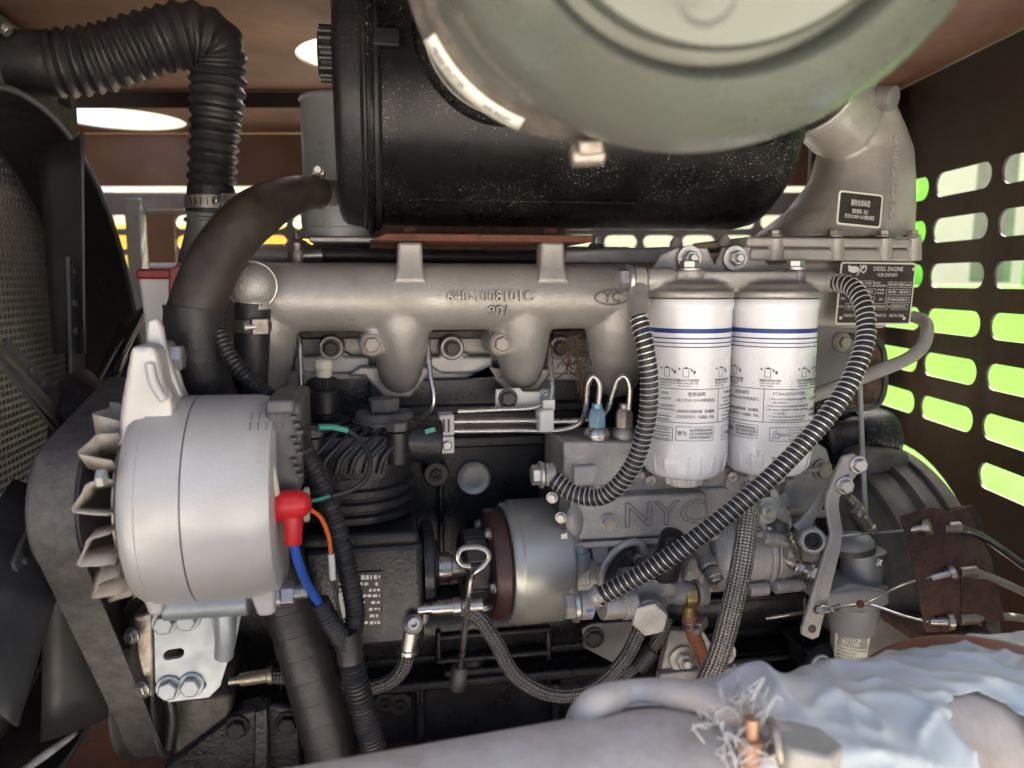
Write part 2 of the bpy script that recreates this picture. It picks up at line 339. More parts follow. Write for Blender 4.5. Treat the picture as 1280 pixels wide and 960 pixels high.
def braid(name, c1, c2, a=700, b=6, rough=.35, metal=.8, seam=False):
    m = pmat(name, c1, c2, rough, metal, 60); N = m.node_tree.nodes; L = m.node_tree.links; bs = N['Principled BSDF']
    uv = N.new('ShaderNodeUVMap'); sp = N.new('ShaderNodeSeparateXYZ'); L.new(uv.outputs[0], sp.inputs[0])
    def mt(op, x, y=None):
        k = N.new('ShaderNodeMath'); k.operation = op
        for i, q in enumerate((x, y)):
            if q is None: continue
            if isinstance(q, (int, float)): k.inputs[i].default_value = q
            else: L.new(q, k.inputs[i])
        return k.outputs[0]
    u = mt('MULTIPLY', sp.outputs[0], a); v = mt('MULTIPLY', sp.outputs[1], 2 * math.pi * b)
    h = mt('MULTIPLY', mt('SINE', mt('ADD', u, v)), mt('SINE', mt('SUBTRACT', u, v)))
    bp = N.new('ShaderNodeBump'); bp.inputs['Strength'].default_value = .9; bp.inputs['Distance'].default_value = .0012; L.new(h, bp.inputs['Height']); L.new(bp.outputs[0], bs.inputs['Normal'])
    old = bs.inputs['Base Color'].links[0].from_socket; mx = N.new('ShaderNodeMix'); mx.data_type = 'RGBA'; r = N.new('ShaderNodeMapRange'); r.inputs[1].default_value = -.5; r.inputs[2].default_value = .2; L.new(h, r.inputs[0])
    L.new(r.outputs[0], mx.inputs[0]); mx.inputs[6].default_value = tuple(x * .45 for x in c2) + (1,); L.new(old, mx.inputs[7]); L.new(mx.outputs[2], bs.inputs['Base Color'])
braid('braid_steel', (.60, .57, .52), (.46, .43, .39), 900, 8)
braid('braid_dark', (.20, .19, .185), (.13, .125, .12), 900, 5, .5, .3)
def TP(*q): return [W(*p) for p in q]
# ------------------------------------------------------------------ setting: ground, enclosure, what stands outside it
FL = CAM.z - .64
g = obj('ground', MB().add([(-60, -60, 0), (60, -60, 0), (60, 60, 0), (-60, 60, 0)], [[0, 1, 2, 3]]), 'concrete'); tag(g, 'pale concrete yard under the machine', None, kind='structure')
ROOF = CAM.z + .36; RX = .74; RY = 1.12; LX = -1.12
h1 = A(172, 160, -.9 + .36 * FPX / 190); h2 = (-.225, .445)
roof = thing('roof_panel', 'brown primed steel roof of the engine enclosure with round holes', 'roof')
mb = holed([(LX, -.42), (RX, -.42), (RX, RY), (LX, RY)], [circ(-.885, .955, .135), circ(h2[0], h2[1], .125), circ(.35, .95, .12)], .004, lambda a, b, c: V((a, b, ROOF + c + .002)))
obj('sheet', mb, 'brown_primer', roof)
for (yy, hh, nm) in ((-.02, .035, 'cross_beam'), (.68, .03, 'cross_beam')):
    obj(nm, MB().box((-.19, yy, ROOF - hh / 2), (.925, .004, hh / 2), (WX, WY, EZ)).box((-.19, yy + .026, ROOF - .004), (.925, .022, .003), (WX, WY, EZ)), 'dark_brown' if yy < 0 else 'dark_brown', roof, bev=.001)
obj('edge_beam', MB().box((-.19, -.40, ROOF - .03), (.93, .02, .03), (WX, WY, EZ)), 'dark_brown', roof, bev=.002)
obj('header', MB().box((-.19, RY - .01, ROOF - .065), (.925, .004, .063), (WX, WY, EZ)), 'brown_primer', roof, bev=.001)
# right side wall with rows of stadium slots and a round cut-out for the drive end
side = thing('slotted_side_wall', 'dark brown side wall with rows of stadium slots and a round cut-out', 'wall panel')
def wy(px): return -.9 + RX * FPX / (px - 640)
holes = []
for c in range(6):
    y0 = wy(1226) - .19 * (c - 1) if c else 0
for (ya, yb) in ((wy(1158), wy(1226)), (wy(1238), wy(1238) - .15), (wy(1238) - .172, wy(1238) - .32), (wy(1158) + .022, wy(1158) + .17), (wy(1158) + .192, wy(1158) + .34)):
    yc = (ya + yb) / 2
    for k in range(-1, 8):
        z = CAM.z + (350 - 300) / FPX * 1.29 - .0775 * k + .02 + (yc - .4) * .0
        if min(math.hypot(yy_ - .555, z - CAM.z + .652) for yy_ in (ya, yb, yc)) < .345 + .045: continue
        if z < CAM.z - .45: continue
        holes.append(slot(yc, z, abs(ya - yb), .041))
ccut = [(.555 + .345 * math.cos(t), CAM.z - .652 + .345 * math.sin(t)) for t in [math.pi * 2 * i / 60 for i in range(60)]]
mb = holed([(-.42, FL - .60), (RY, FL - .60), (RY, ROOF - .001), (-.42, ROOF - .001)], holes + [ccut], .004, lambda a, b, c: V((RX + c, a, b)))
obj('sheet', mb, 'dark_brown', side)
obj('corner_post', MB().box((RX - .03, .66, (FL + ROOF) / 2), (.018, .022, (ROOF - FL) / 2 - .004), (WX, WY, EZ)), 'rust_dark', side, bev=.002)
# rear wall with small slots
rear = thing('slotted_rear_wall', 'grey-brown rear wall with small stadium slots behind the engine', 'wall panel')
holes = []
for cx in [-1.0 + .098 * i for i in range(18)]:
    for k in range(12): holes.append(slot(cx, CAM.z + .145 - .0495 * k, .082, .034))
mb = holed([(LX, FL), (RX, FL), (RX, CAM.z + .218), (LX, CAM.z + .218)], holes, .004, lambda a, b, c: V((a, RY + c, b)))
obj('sheet', mb, 'grey_paint', rear)
obj('frame_tube', MB().box((-.935, RY - .028, (FL + CAM.z + .2) / 2), (.018, .018, (CAM.z + .2 - FL) / 2), (WX, WY, EZ)).box((-.19, RY - .028, CAM.z + .192), (.72, .018, .018), (WX, WY, EZ)), 'grey_paint', rear, bev=.003)
obj('bare_panel', MB().box((-.87, RY - .035, CAM.z + .0), (.035, .003, .16), (WX, WY, EZ)), 'brown_primer', rear)
lw = tag(obj('end_wall', MB().box((LX - .004, .35, (FL + ROOF) / 2), (.003, .77, (ROOF - FL) / 2 - .002), (WX, WY, EZ)), 'dark_brown'), 'dark brown end wall behind the radiator', 'wall panel')
skid = thing('skid_floor', 'rusty steel skid floor under the engine', 'floor plate')
obj('plate', MB().box((-.19, .35, FL - .005), (.925, .77, .005), (WX, WY, EZ)), 'rust', skid)
obj('rail', MB().box((-.19, -.385, FL - .10), (.93, .02, .10), (WX, WY, EZ)), 'rust_dark', skid, bev=.003)
for x in (-1.0, .6): obj('leg', MB().box((x, .0, (FL - .012) / 2), (.05, .4, (FL - .012) / 2), (WX, WY, EZ)), 'rust_dark', skid, bev=.004)
# outside
lm = thing('lime_green_machine', 'bright lime green machine standing outside the slotted side wall', 'machine')
obj('body', MB().box((2.6, 2.2, .66), (.35, 2.6, .66), (WX, WY, EZ)), 'lime_paint', lm, bev=.03)
for yy in (-.2, .75, 1.25, 2.1, 3.0, 4.2): obj('post', MB().box((2.6, yy, 1.9), (.06, .07, .58), (WX, WY, EZ)), 'lime_paint', lm, bev=.01)
obj('cab_roof', MB().box((2.6, 2.2, 2.54), (.4, 2.6, .05), (WX, WY, EZ)), 'lime_paint', lm, bev=.02)
for yy in (.25, 1.7, 2.5, 3.6): obj('grey_panel', MB().box((2.7, yy, 1.9), (.02, .16, .56), (WX, WY, EZ)), 'grey_paint', lm)
yb_ = thing('yellow_machine', 'yellow machine seen through the slots of the rear wall', 'machine')
obj('body', MB().box((-1.75, 3.4, .9), (.75, .5, .72), (WX, WY, EZ)), 'yellow_paint', yb_, bev=.04)
obj('track_base', MB().box((-1.75, 3.4, .1), (.85, .6, .1), (WX, WY, EZ)), 'dark_metal', yb_, bev=.03)
wb = thing('white_building', 'white building across the yard', 'building')
obj('wall', MB().box((3.5, 8.4, 1.9), (8, .2, 1.9), (WX, WY, EZ)), 'cream_wall', wb); obj('coping', MB().box((3.5, 8.15, 3.83), (8.1, .35, .04), (WX, WY, EZ)), 'white_wall', wb)
wb2 = thing('white_shed', 'white shed beyond the lime green machine', 'building')
obj('wall', MB().box((7.0, 2, 2.2), (.2, 6, 2.2), (WX, WY, EZ)), 'white_wall', wb2); obj('roof', MB().box((6.9, 2, 4.43), (.5, 6.1, .03), (WX, WY, EZ)), 'white_wall', wb2)
c1 = thing('blue_crate', 'blue crate with white sacks beside the drive end', 'crate')
obj('bin', MB().box((1.25, .15, .33), (.22, .4, .33), (WX, WY, EZ)), 'blue_paint', c1, bev=.01)
for i, yy in enumerate((-.05, .25)): obj('sack', MB().lathe(V((1.25, yy, .66)), EZ, [(0, .19), (.06, .21), (.14, .17), (.19, .08), (.2, 0)], 20), 'white_wall', c1)
# ------------------------------------------------------------------ engine block
TOW = -EY                                  # towards the viewer's side of the engine
blk = thing('engine_block', 'black cast iron engine block below the silver manifold', 'engine block')
m = MB()
m.pbox(268, 460, 1062, 720, .165, .42)                       # upper wall
m.pbox(268, 715, 1062, 1000, .15, .42)
obj('crankcase', m, 'black_paint', blk, bev=.006, seg=3)
for q in ((365, 548, 700, 562, .15, .17), (362, 564, 372, 780, .148, .17), (548, 575, 556, 770, .15, .17), (690, 600, 700, 780, .15, .17)): obj('rib', MB().pbox(*q), 'black_paint', blk, bev=.003)
obj('deck_rail', MB().pbox(270, 508, 760, 520, .148, .17), 'black_paint', blk, bev=.003)
# bulged side gallery and lower rails
a = W(372, 800, .135); b = W(1000, 770, .135)
m = MB(); r = .048
p0 = E(xe(a), .15, ze(a) + .008); p1 = E(xe(b), .15, ze(a) + .008); m.cyl(p0, p1, r, n=40)
obj('oil_gallery', m, 'black_paint', blk, bev=.012, seg=4)
obj('lower_rail', MB().pbox(360, 838, 1050, 850, .10, .16), 'black_paint', blk, bev=.004)
for q in ((520, 851, 532, 960, .13, .16), (345, 851, 356, 960, .12, .16), (690, 855, 702, 960, .13, .16)): obj('rib', MB().pbox(*q), 'black_paint', blk, bev=.004)
# recessed side-cover frames
for (x0, y0, x1, y1) in ((545, 790, 690, 826), (868, 745, 1010, 830), (900, 850, 1010, 885)):
    m = MB(); t = 7
    for q in ((x0, y0, x1, y0 + t), (x0, y1 - t, x1, y1), (x0, y0, x0 + t, y1), (x1 - t, y0, x1, y1)): m.pbox(*q, .092, .16)
    obj('side_cover', m, 'black_paint', blk, bev=.003)
cp = W(592, 597, .16)
pl = obj('core_plug', MB().lathe(cp + EY * .004, TOW, [(0, .023), (.006, .0235), (.008, .0225), (.0065, .0205), (.0058, .012), (.0062, 0)], 36), 'chrome_steel', blk)
for q in ((545, 592, 17), (432, 880, 14), (482, 876, 16), (400, 876, 13), (500, 878, 17)):
    c = W(q[0], q[1], .135); obj('boss', MB().lathe(c + EY * .03, TOW, [(0, q[2] * .00105), (.034, q[2] * .001), (.036, q[2] * .0009)], 24), 'black_paint', blk)
    bolt(blk, c - EY * .005, TOW, q[2] * .00045, 'black_plastic', 'socket')
c = W(592, 838, .10); obj('dipstick_boss', MB().cyl(c + EZ * .03 + EY * .03, c - EZ * .03 + EY * .03, .02).pbox(555, 836, 640, 846, .105, .16), 'black_paint', blk, bev=.004)
m = MB(); put_text(m, 'YC2PA089764', .017, flat(W(548, 498, .1485), EX, EZ, TOW), .0012, width=.115); obj('casting_number', m, 'dark_metal', blk)
obj('number_pad', MB().pbox(462, 474, 640, 507, .149, .17), 'black_paint', blk, bev=.002)
# engine mount foot at the lower left
mt = thing('engine_mount', 'black bolted engine mount bracket below the wrapped pipe', 'bracket')
obj('plate', MB().plate([(205, 958), (292, 893), (340, 880), (375, 885), (378, 990), (200, 990)], -.01, .02), 'black_paint', mt, bev=.004)
obj('gusset', MB().plate([(318, 890), (334, 886), (336, 985), (316, 985)], -.035, -.01), 'black_paint', mt, bev=.002)
for q in ((296, 909), (359, 904)): bolt(mt, W(q[0], q[1], -.012), TOW, .0105, 'black_paint')
# ------------------------------------------------------------------ cylinder head
hd = thing('cylinder_head', 'grey cylinder head behind the intake manifold', 'cylinder head')
obj('casting', MB().pbox(282, 330, 1052, 474, .185, .45), 'silver_paint', hd, bev=.008, seg=3)
obj('valve_cover', MB().pbox(300, 306, 800, 336, .24, .42), 'silver_paint', hd, bev=.016, seg=4)
obj('gasket_step', MB().pbox(287, 326, 1050, 338, .205, .40), 'grey_paint', hd, bev=.003)
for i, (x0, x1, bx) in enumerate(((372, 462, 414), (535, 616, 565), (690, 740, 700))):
    obj('port_rail', MB().plate([(x0 - 4, 446), (bx - 16, 446), (bx - 12, 436), (bx + 12, 436), (bx + 16, 446), (x1, 446), (x1, 466), (x0 - 4, 466)], .158, .19), 'alternator_paint', hd, bev=.003)
    obj('lower_lip', MB().plate([(x0 - 4, 466), (x1, 466), (x1 + 2, 475), (x0 - 8, 475)], .163, .19), 'silver_cast', hd, bev=.002)
    obj('bolt_boss', MB().lathe(W(bx, 435, .15) + EY * .04, TOW, [(0, .017), (.038, .0165), (.041, .0145)], 28), 'silver_cast', hd)
    bolt(hd, W(bx, 435, .149), TOW, .0088, 'dark_metal')
    c = W(bx + 5, 466, .166); obj('freeze_plug', MB().lathe(c + EY * .02, TOW, [(0, .0305), (.018, .03), (.0195, .029), (.0195, .0225), (.0175, .0215), (.017, .019), (.0155, .0175), (.0155, 0)], 40), 'silver_cast', hd)
    obj('gap_shade', MB().pbox(x0, 412, x1, 424, .165, .185), 'dark_metal', hd, bev=.003)  # dark strip: shade of the gap below the manifold tube, put in as colour
# rocker cover top fittings
p = W(372, 300, .26); obj('breather_nut', MB().lathe(p - EZ * .012, EZ, [(0, .018), (.006, .018), (.012, .011)], 20).hex(p, EZ, .008, .012), 'zinc', hd, bev=.001)
p = W(745, 306, .22); obj('cover_nut', MB().lathe(p - EZ * .01, EZ, [(0, .016), (.006, .012), (.012, .009)], 20).hex(p, EZ, .008, .013), 'zinc', hd, bev=.001)
obj('cover_plate', MB().plate([(706, 312), (850, 308), (860, 330), (700, 331)], .17, .25), 'silver_paint', hd, bev=.004)
obj('side_flange', MB().plate([(1000, 405), (1075, 405), (1090, 420), (1060, 470), (1000, 520)], .13, .2), 'grey_paint', hd, bev=.004)
for q in ((1054, 428, 10), (783, 428, 12)):
    obj('bolt_boss', MB().lathe(W(q[0], q[1], .125) + EY * .03, TOW, [(0, .015), (.028, .0145), (.03, .0125)], 24), 'silver_paint', hd); bolt(hd, W(q[0], q[1], .124), TOW, .0085, 'steel_dirty')
ol = thing('oil_line', 'black rubber oil line with brass-grey banjo on the rocker cover', 'hose')
obj('banjo', MB().lathe(W(371, 326, .17), EZ, [(-.004, .011), (.004, .012), (.012, .011), (.012, .008), (.022, .009), (.024, .007)], 20), 'steel_dirty', ol)
obj('ferrule', MB().cyl(W(378, 320, .17), W(404, 319, .17), .0075, .0085), 'steel', ol, bev=.001)
obj('hose', MB().tube(TP((403, 319, .17), (440, 319, .17), (500, 320, .18), (600, 322, .19), (720, 322, .2)), .0085), 'rubber', ol)
# ------------------------------------------------------------------ manifold
man = thing('intake_manifold', 'silver painted cast manifold with raised part number', 'manifold')
Ym = .095; m = MB(); rr = 41 * S(550, Ym)
c = W(550, 371, Ym); zc = ze(c); xl = xe(W(300, 371, Ym)) ; xr = xe(W(830, 371, Ym))
m.lathe(E(xl, Ym, zc), EX, [(0, rr * .90), (.012, rr * .98), (.02, rr), (xr - xl, rr)], 48)
for (px, w0, w1, yb) in ((331, 42, 33, 494), (500, 39, 29, 486), (652, 38, 28, 478), (770, 40, 32, 490)):
    q0 = W(px, 385, Ym); sC = S(px, Ym)
    pts = [(W(px, 375, Ym + .004), w0 * 1.05), (W(px, 408, Ym + .004), w0 * .98), (W(px, 430, Ym + .008), w0 * .88), (W(px, 452, Ym + .02), w1 * 1.05), (W(px, (yb + 452) / 2 - 4, Ym + .032), w1 * .95), (W(px, yb - 22, Ym + .05), w1 * .88), (W(px, yb - 30, .17), w1 * .9)]
    P = [p for p, _ in pts]; LL = [0]
    for i in range(1, len(P)): LL.append(LL[-1] + (P[i] - P[i - 1]).length)
    def rf(L, LL=LL, pts=pts, sC=sC):
        for i in range(len(LL) - 1):
            if L <= LL[i + 1] + 1e-9 or i == len(LL) - 2:
                f = min(1, max(0, (L - LL[i]) / (LL[i + 1] - LL[i]))); return (pts[i][1] * (1 - f) + pts[i + 1][1] * f) * sC
    m.tube(P, 0, n=28, rf=rf)
for (px, py) in ((465, 431), (627, 430), (790, 428)): m.lathe(W(px, py, Ym - .022) + EY * .07, TOW, [(0, .018), (.07, .0155)], 28)
obj('casting', m, 'silver_paint', man, remesh=.0028, smooth=7)
for pts in ([(352, 496), (366, 494), (382, 480), (390, 466), (372, 462), (340, 470), (320, 496)], [(434, 470), (456, 470), (464, 480), (476, 492), (480, 497), (514, 497), (524, 484), (534, 470), (556, 468), (540, 458), (450, 458)], [(594, 470), (610, 462), (618, 474), (634, 488), (672, 488), (684, 474), (690, 460)]):
    obj('flange', MB().plate(pts, .145, .17), 'silver_paint', man, bev=.003)
for (px, py) in ((465, 431), (627, 430)): bolt(man, W(px, py, Ym - .024), TOW, .0098, 'steel_dirty')
for px in (512, 688):
    mm = MB(); s = S(px, .06); t = W(px, 303, .075); bt = W(px, 352, .07)
    lv = [(t, 15, 14), (W(px, 327, .075), 15.5, 14), (W(px, 338, .073), 16.5, 15), (W(px, 352, .072), 20, 17), (W(px, 362, .085), 24, 20)]
    vs = []
    for (p, hx, hy) in lv: vs += [p + EX * (sx * hx * s) + EY * (sy * hy * s) for sx, sy in ((-1, -1), (1, -1), (1, 1), (-1, 1))]
    fs = [[0, 1, 2, 3], [16, 17, 18, 19]] + [[4 * i + k, 4 * i + (k + 1) % 4, 4 * i + 4 + (k + 1) % 4, 4 * i + 4 + k] for i in range(4) for k in range(4)]
    obj('post', mm.add(vs, fs), 'silver_paint', man, bev=.004, seg=3)
def on_tube(px, py):
    c0 = W(px, py, Ym); z0 = ze(c0) - zc; x0 = xe(c0)
    def fn(x, y, z):
        th = math.asin(max(-1, min(1, z0 / rr))) + y / rr; R2 = rr + z + .0026; return E(x0 + x, Ym - R2 * math.cos(th), zc + R2 * math.sin(th))
    return fn
for (tx, px, py, sz, wd) in (('640-1008101C', 606, 370, .0175, .104), ('901', 615, 386, .016, .024)):
    mm = MB(); put_text(mm, tx, sz, on_tube(px + 1, py), .0022, width=wd); pn_ = obj('part_number', mm, 'silver_paint', man); mm = MB(); put_text(mm, tx, sz, on_tube(px + 1, py), 0, width=wd, outline=.0005); obj('letter_edge', mm, 'grime', pn_)
fn = on_tube(752, 371); mm = MB()      # cast emblem: lens outline with letters
def loop(fn_, pts, r): return MB().tube([fn_(x, y, .0004) for x, y in pts], r, n=6, step=.003)
e1 = [(.021 * math.cos(t), .0085 * math.sin(t)) for t in [2 * math.pi * i / 24 for i in range(25)]]
mm.tube([fn(x, y, .0003) for x, y in e1], .0009, n=6, raw=True)
put_text(mm, 'YC', .017, fn, 0, outline=.0005); obj('emblem', mm, 'grime', man)
# elbow at the left end with rubber coolant hose below
el = thing('coolant_elbow', 'polished round elbow fitting on the left end of the manifold', 'pipe fitting')
p = W(316, 357, .035); obj('knob', MB().sph(p, .0265, 32).cyl(p, p + EY * .06, .02).cyl(p, p - EZ * .026, .019), 'silver_cast', el); obj('collar', MB().ring(p - EY * .004, EY, .0262, .0018, 48), 'zinc', el)
ch = thing('coolant_hose', 'short black rubber hose hanging from the round elbow', 'hose')
obj('hose', MB().tube(TP((316, 379, .035), (315, 420, .035), (313, 470, .035), (310, 540, .05)), .0195, n=24), 'rubber', ch)
band_clamp('hose_clamp', 'worm clamp on the short hose under the round elbow', W(315, 407, .035), EZ, .0197, .014, EX * .5 - EY)
# rusty bracket on the posts that carries the air cleaner
br = thing('air_cleaner_bracket', 'rusty steel bracket plate lying on the two manifold posts', 'bracket')
zt = ze(W(512, 302, .075)); xa, xb = xe(W(462, 300, .06)), xe(W(738, 300, .06))
obj('plate', MB().prism([E(xa, .05, zt), E(xb, .05, zt), E(xb, .05, zt + .008), E(xa + .02, .05, zt + .008)], EY * .12), 'rust', br, bev=.001)
obj('upright', MB().box(E((xa + xb) / 2, .19, zt + .03), ((xb - xa) / 2, .004, .035)), 'rust_dark', br, bev=.001)
for px in (512, 688): bolt(br, E(xe(W(px, 300, .075)), .075, zt + .008), EZ, .009, 'rust')
# ------------------------------------------------------------------ air cleaner
ac = thing('air_cleaner', 'large dusty black air cleaner canister above the manifold', 'air filter')
Ya = .20; R = .163; zb = ze(W(700, 283, .10)); zA = zb + R * .985 + .004
x0 = xe(W(425, 150, .15)); x1 = xe(W(968, 180, .15))
ctr = E(0, Ya, zA)
obj('canister', MB().lathe(E(x0 + .045, Ya, zA), EX, [(0, R * .985), (.05, R * .985), (.052, R * .99), (x1 - x0 - .085, R * .985), (x1 - x0 - .06, R * .95), (x1 - x0 - .048, R * .88), (x1 - x0 - .045, R * .8)], 80), 'black_gloss', ac)
obj('end_cover', MB().lathe(E(x0, Ya, zA), EX, [(-.004, 0), (-.004, R * .90), (0, R * .97), (.006, R * 1.0), (.026, R * 1.005), (.03, R * 1.03), (.046, R * 1.03), (.050, R * 1.0)], 80), 'black_plastic', ac)
obj('rolled_rim', MB().ring(E(x0 + .037, Ya, zA), EX, R * 1.035, .0045, 80, 8), 'black_gloss', ac)
mm = MB(); kc = E(x0 - .004, Ya - .12, zA + .025)
mm.lathe(kc, -EX, [(0, .028), (.012, .028), (.016, .024), (.016, 0)], 40, cap=False)
for i in range(16):
    th = i * math.pi / 8; mm.cyl(kc + (EY * math.cos(th) + EZ * math.sin(th)) * .028, kc - EX * .014 + (EY * math.cos(th) + EZ * math.sin(th)) * .028, .0035, n=8)
obj('wing_knob', mm, 'black_plastic', ac)
for k, th in enumerate((12, 120)):
    d = -EY * math.cos(R_(th)) + EZ * math.sin(R_(th)); tt = EX.cross(d)
    obj('latch', MB().box(E(x0 + .055, Ya, zA) + d * (R * 1.0 + .003), (.016, .01, .003), (EX, tt, d)), 'black_plastic', ac, bev=.0015)
# pressed seam and label recess on the canister
def on_can(x, ang, dr=0): return E(x, Ya - (R * .985 + dr) * math.cos(ang), zA + (R * .985 + dr) * math.sin(ang))
mm = MB(); a0 = R_(-56)
mm.tube([on_can(x0 + .05 + (x1 - x0 - .26) * i / 20, a0) for i in range(21)] + [on_can(x1 - .205 + .02 * i / 8, a0 + R_(26) * (i / 8) ** 1.2) for i in range(1, 9)], .0013, n=6, raw=True)
obj('pressed_edge', mm, 'black_gloss', ac)
mm = MB(); mm.tube([on_can(x1 - .175, R_(-70)), on_can(x1 - .165, R_(-55)), on_can(x1 - .15, R_(-38)), on_can(x1 - .145, R_(-15))], .0012, n=6); obj('seam', mm, 'black_gloss', ac)
# inlet neck towards the viewer
base = CAM + ray(636, 33) * .86; bc = CAM + ray(730, -60) * .475; ndir = (bc - base).normalized(); NL = (bc - base).length
rN = 105 / FPX * .86; rBd = 226 / FPX * .475
obj('neck_dish', MB().lathe(base - ndir * .02, ndir, [(-.03, rN * 1.16), (.0, rN * 1.14), (.008, rN * 1.10), (.004, rN * 1.02), (.004, rN * .9)], 64, cap=False), 'black_gloss', ac)
obj('neck', MB().lathe(base - ndir * .05, ndir, [(0, rN), (.055, rN), (.056, rN * 1.025), (.060, rN * 1.025), (.062, rN), (NL + .03, rN), (NL + .03, rN * .95), (0, rN * .95)], 64, cap=False), 'silver_paint', ac)
# ------------------------------------------------------------------ intake duct in front of it (pale, close to the lens)
du = thing('intake_duct', 'large pale grey-green rounded duct clamped onto the air cleaner neck', 'duct')
cF = CAM + ray(930, -238) * .335; rF = 318 / FPX * .335
cB = CAM + ray(878, -198) * .425; rB = 380 / FPX * .42
dax = (cF - cB).normalized(); L = (cF - cB).length
obj('shell', MB().lathe(cB, dax, [(-.045, rB * .70), (-.040, rB * .82), (-.030, rB * .93), (-.018, rB * .985), (.0, rB * 1.0), (L * .25, rB * .985), (L * .5, rB * .94), (L * .75, rB * .86), (L * .95, rF * 1.06), (L, rF * 1.0), (L - .004, rF * .975), (L - .022, rF * .96), (L - .022, rF * .90), (L - .002, rF * .885), (L + .006, rF * .85), (L + .008, rF * .6), (L + .010, 0)], 110), 'duct_paint', du)
obj('bead', MB().ring(cB - dax * .004, dax, rB * 1.0, .0018, 100, 8), 'duct_paint', du)
obj('cap_emblem', MB().ring(cF + dax * .006 + UP * (-rF * .72) + WX * (rF * -.15), dax, .012, .0012, 32, 8), 'duct_paint', du)
obj('sleeve', MB().tube([bc - ndir * .006, bc + ndir * .014, cB - dax * .03], rBd, n=64, rf=lambda s: rBd * .86), 'duct_paint', du)
cl = thing('duct_clamp', 'bright band clamp with a paper sticker joining duct and air cleaner', 'hose clamp')
obj('band', MB().lathe(bc - ndir * .020, ndir, [(0, rBd * .96), (0, rBd), (.004, rBd * .995), (.026, rBd * .88), (.030, rBd * .87), (.030, rBd * .84)], 90, cap=False), 'steel_dirty', cl)
u, v, a = frame(ndir)
def ondir(th): return u * math.cos(th) + v * math.sin(th)
def proj(p): d = p - CAM; f = d.dot(FW); return (640 + FPX * d.x / f, 480 - FPX * d.dot(UP) / f)
def ang_at(px, py): return min(range(360), key=lambda k: (proj(bc + ondir(R_(k)) * rBd)[0] - px) ** 2 + (proj(bc + ondir(R_(k)) * rBd)[1] - py) ** 2)
kb = ang_at(738, 166); dk = ondir(R_(kb)); tk = ndir.cross(dk)
obj('tension_screw', MB().cyl(bc - ndir * .004 + dk * (rBd + .009) - tk * .012, bc - ndir * .004 + dk * (rBd + .009) + tk * .010, .0075, n=16).box(bc - ndir * .004 + dk * (rBd + .004), (.010, .008, .005), (ndir, tk, dk)), 'steel_dirty', cl, bev=.002)
k1, k2 = ang_at(534, 45), ang_at(655, 150)
if k2 - k1 > 180: k2 -= 360
if k1 - k2 > 180: k2 += 360
vs = []; n = 24
for i in range(n + 1):
    d = ondir(R_(k1 + (k2 - k1) * i / n)); vs += [bc + d * (rBd * .994 + .0007) - ndir * .0155, bc + d * (rBd * .925 + .0007) - ndir * .0024]
so_ = obj('sticker', MB().add(vs, [[2 * i, 2 * i + 1, 2 * i + 3, 2 * i + 2] for i in range(n)]), 'paper', cl)
sm = so_.modifiers.new('thick', 'SOLIDIFY'); sm.thickness = .0005; sm.offset = 1
mm = MB(); km = (k1 + k2) / 2; sg = 1 if k2 > k1 else -1
for (tx, dk_, wd) in (('PB30D SPLITTER', 10, .03), ('AIR INLET', -12, .02)):
    put_text(mm, tx, .007, lambda x, y, z, dk_=dk_: bc + ondir(R_(km - dk_ * sg) + sg * x / rBd) * (rBd * (.963 - 5.3 * y) + .0015 + z) + ndir * (-.0092 + y), .0001, width=wd)
obj('sticker_print', mm, 'ink_dark', so_)
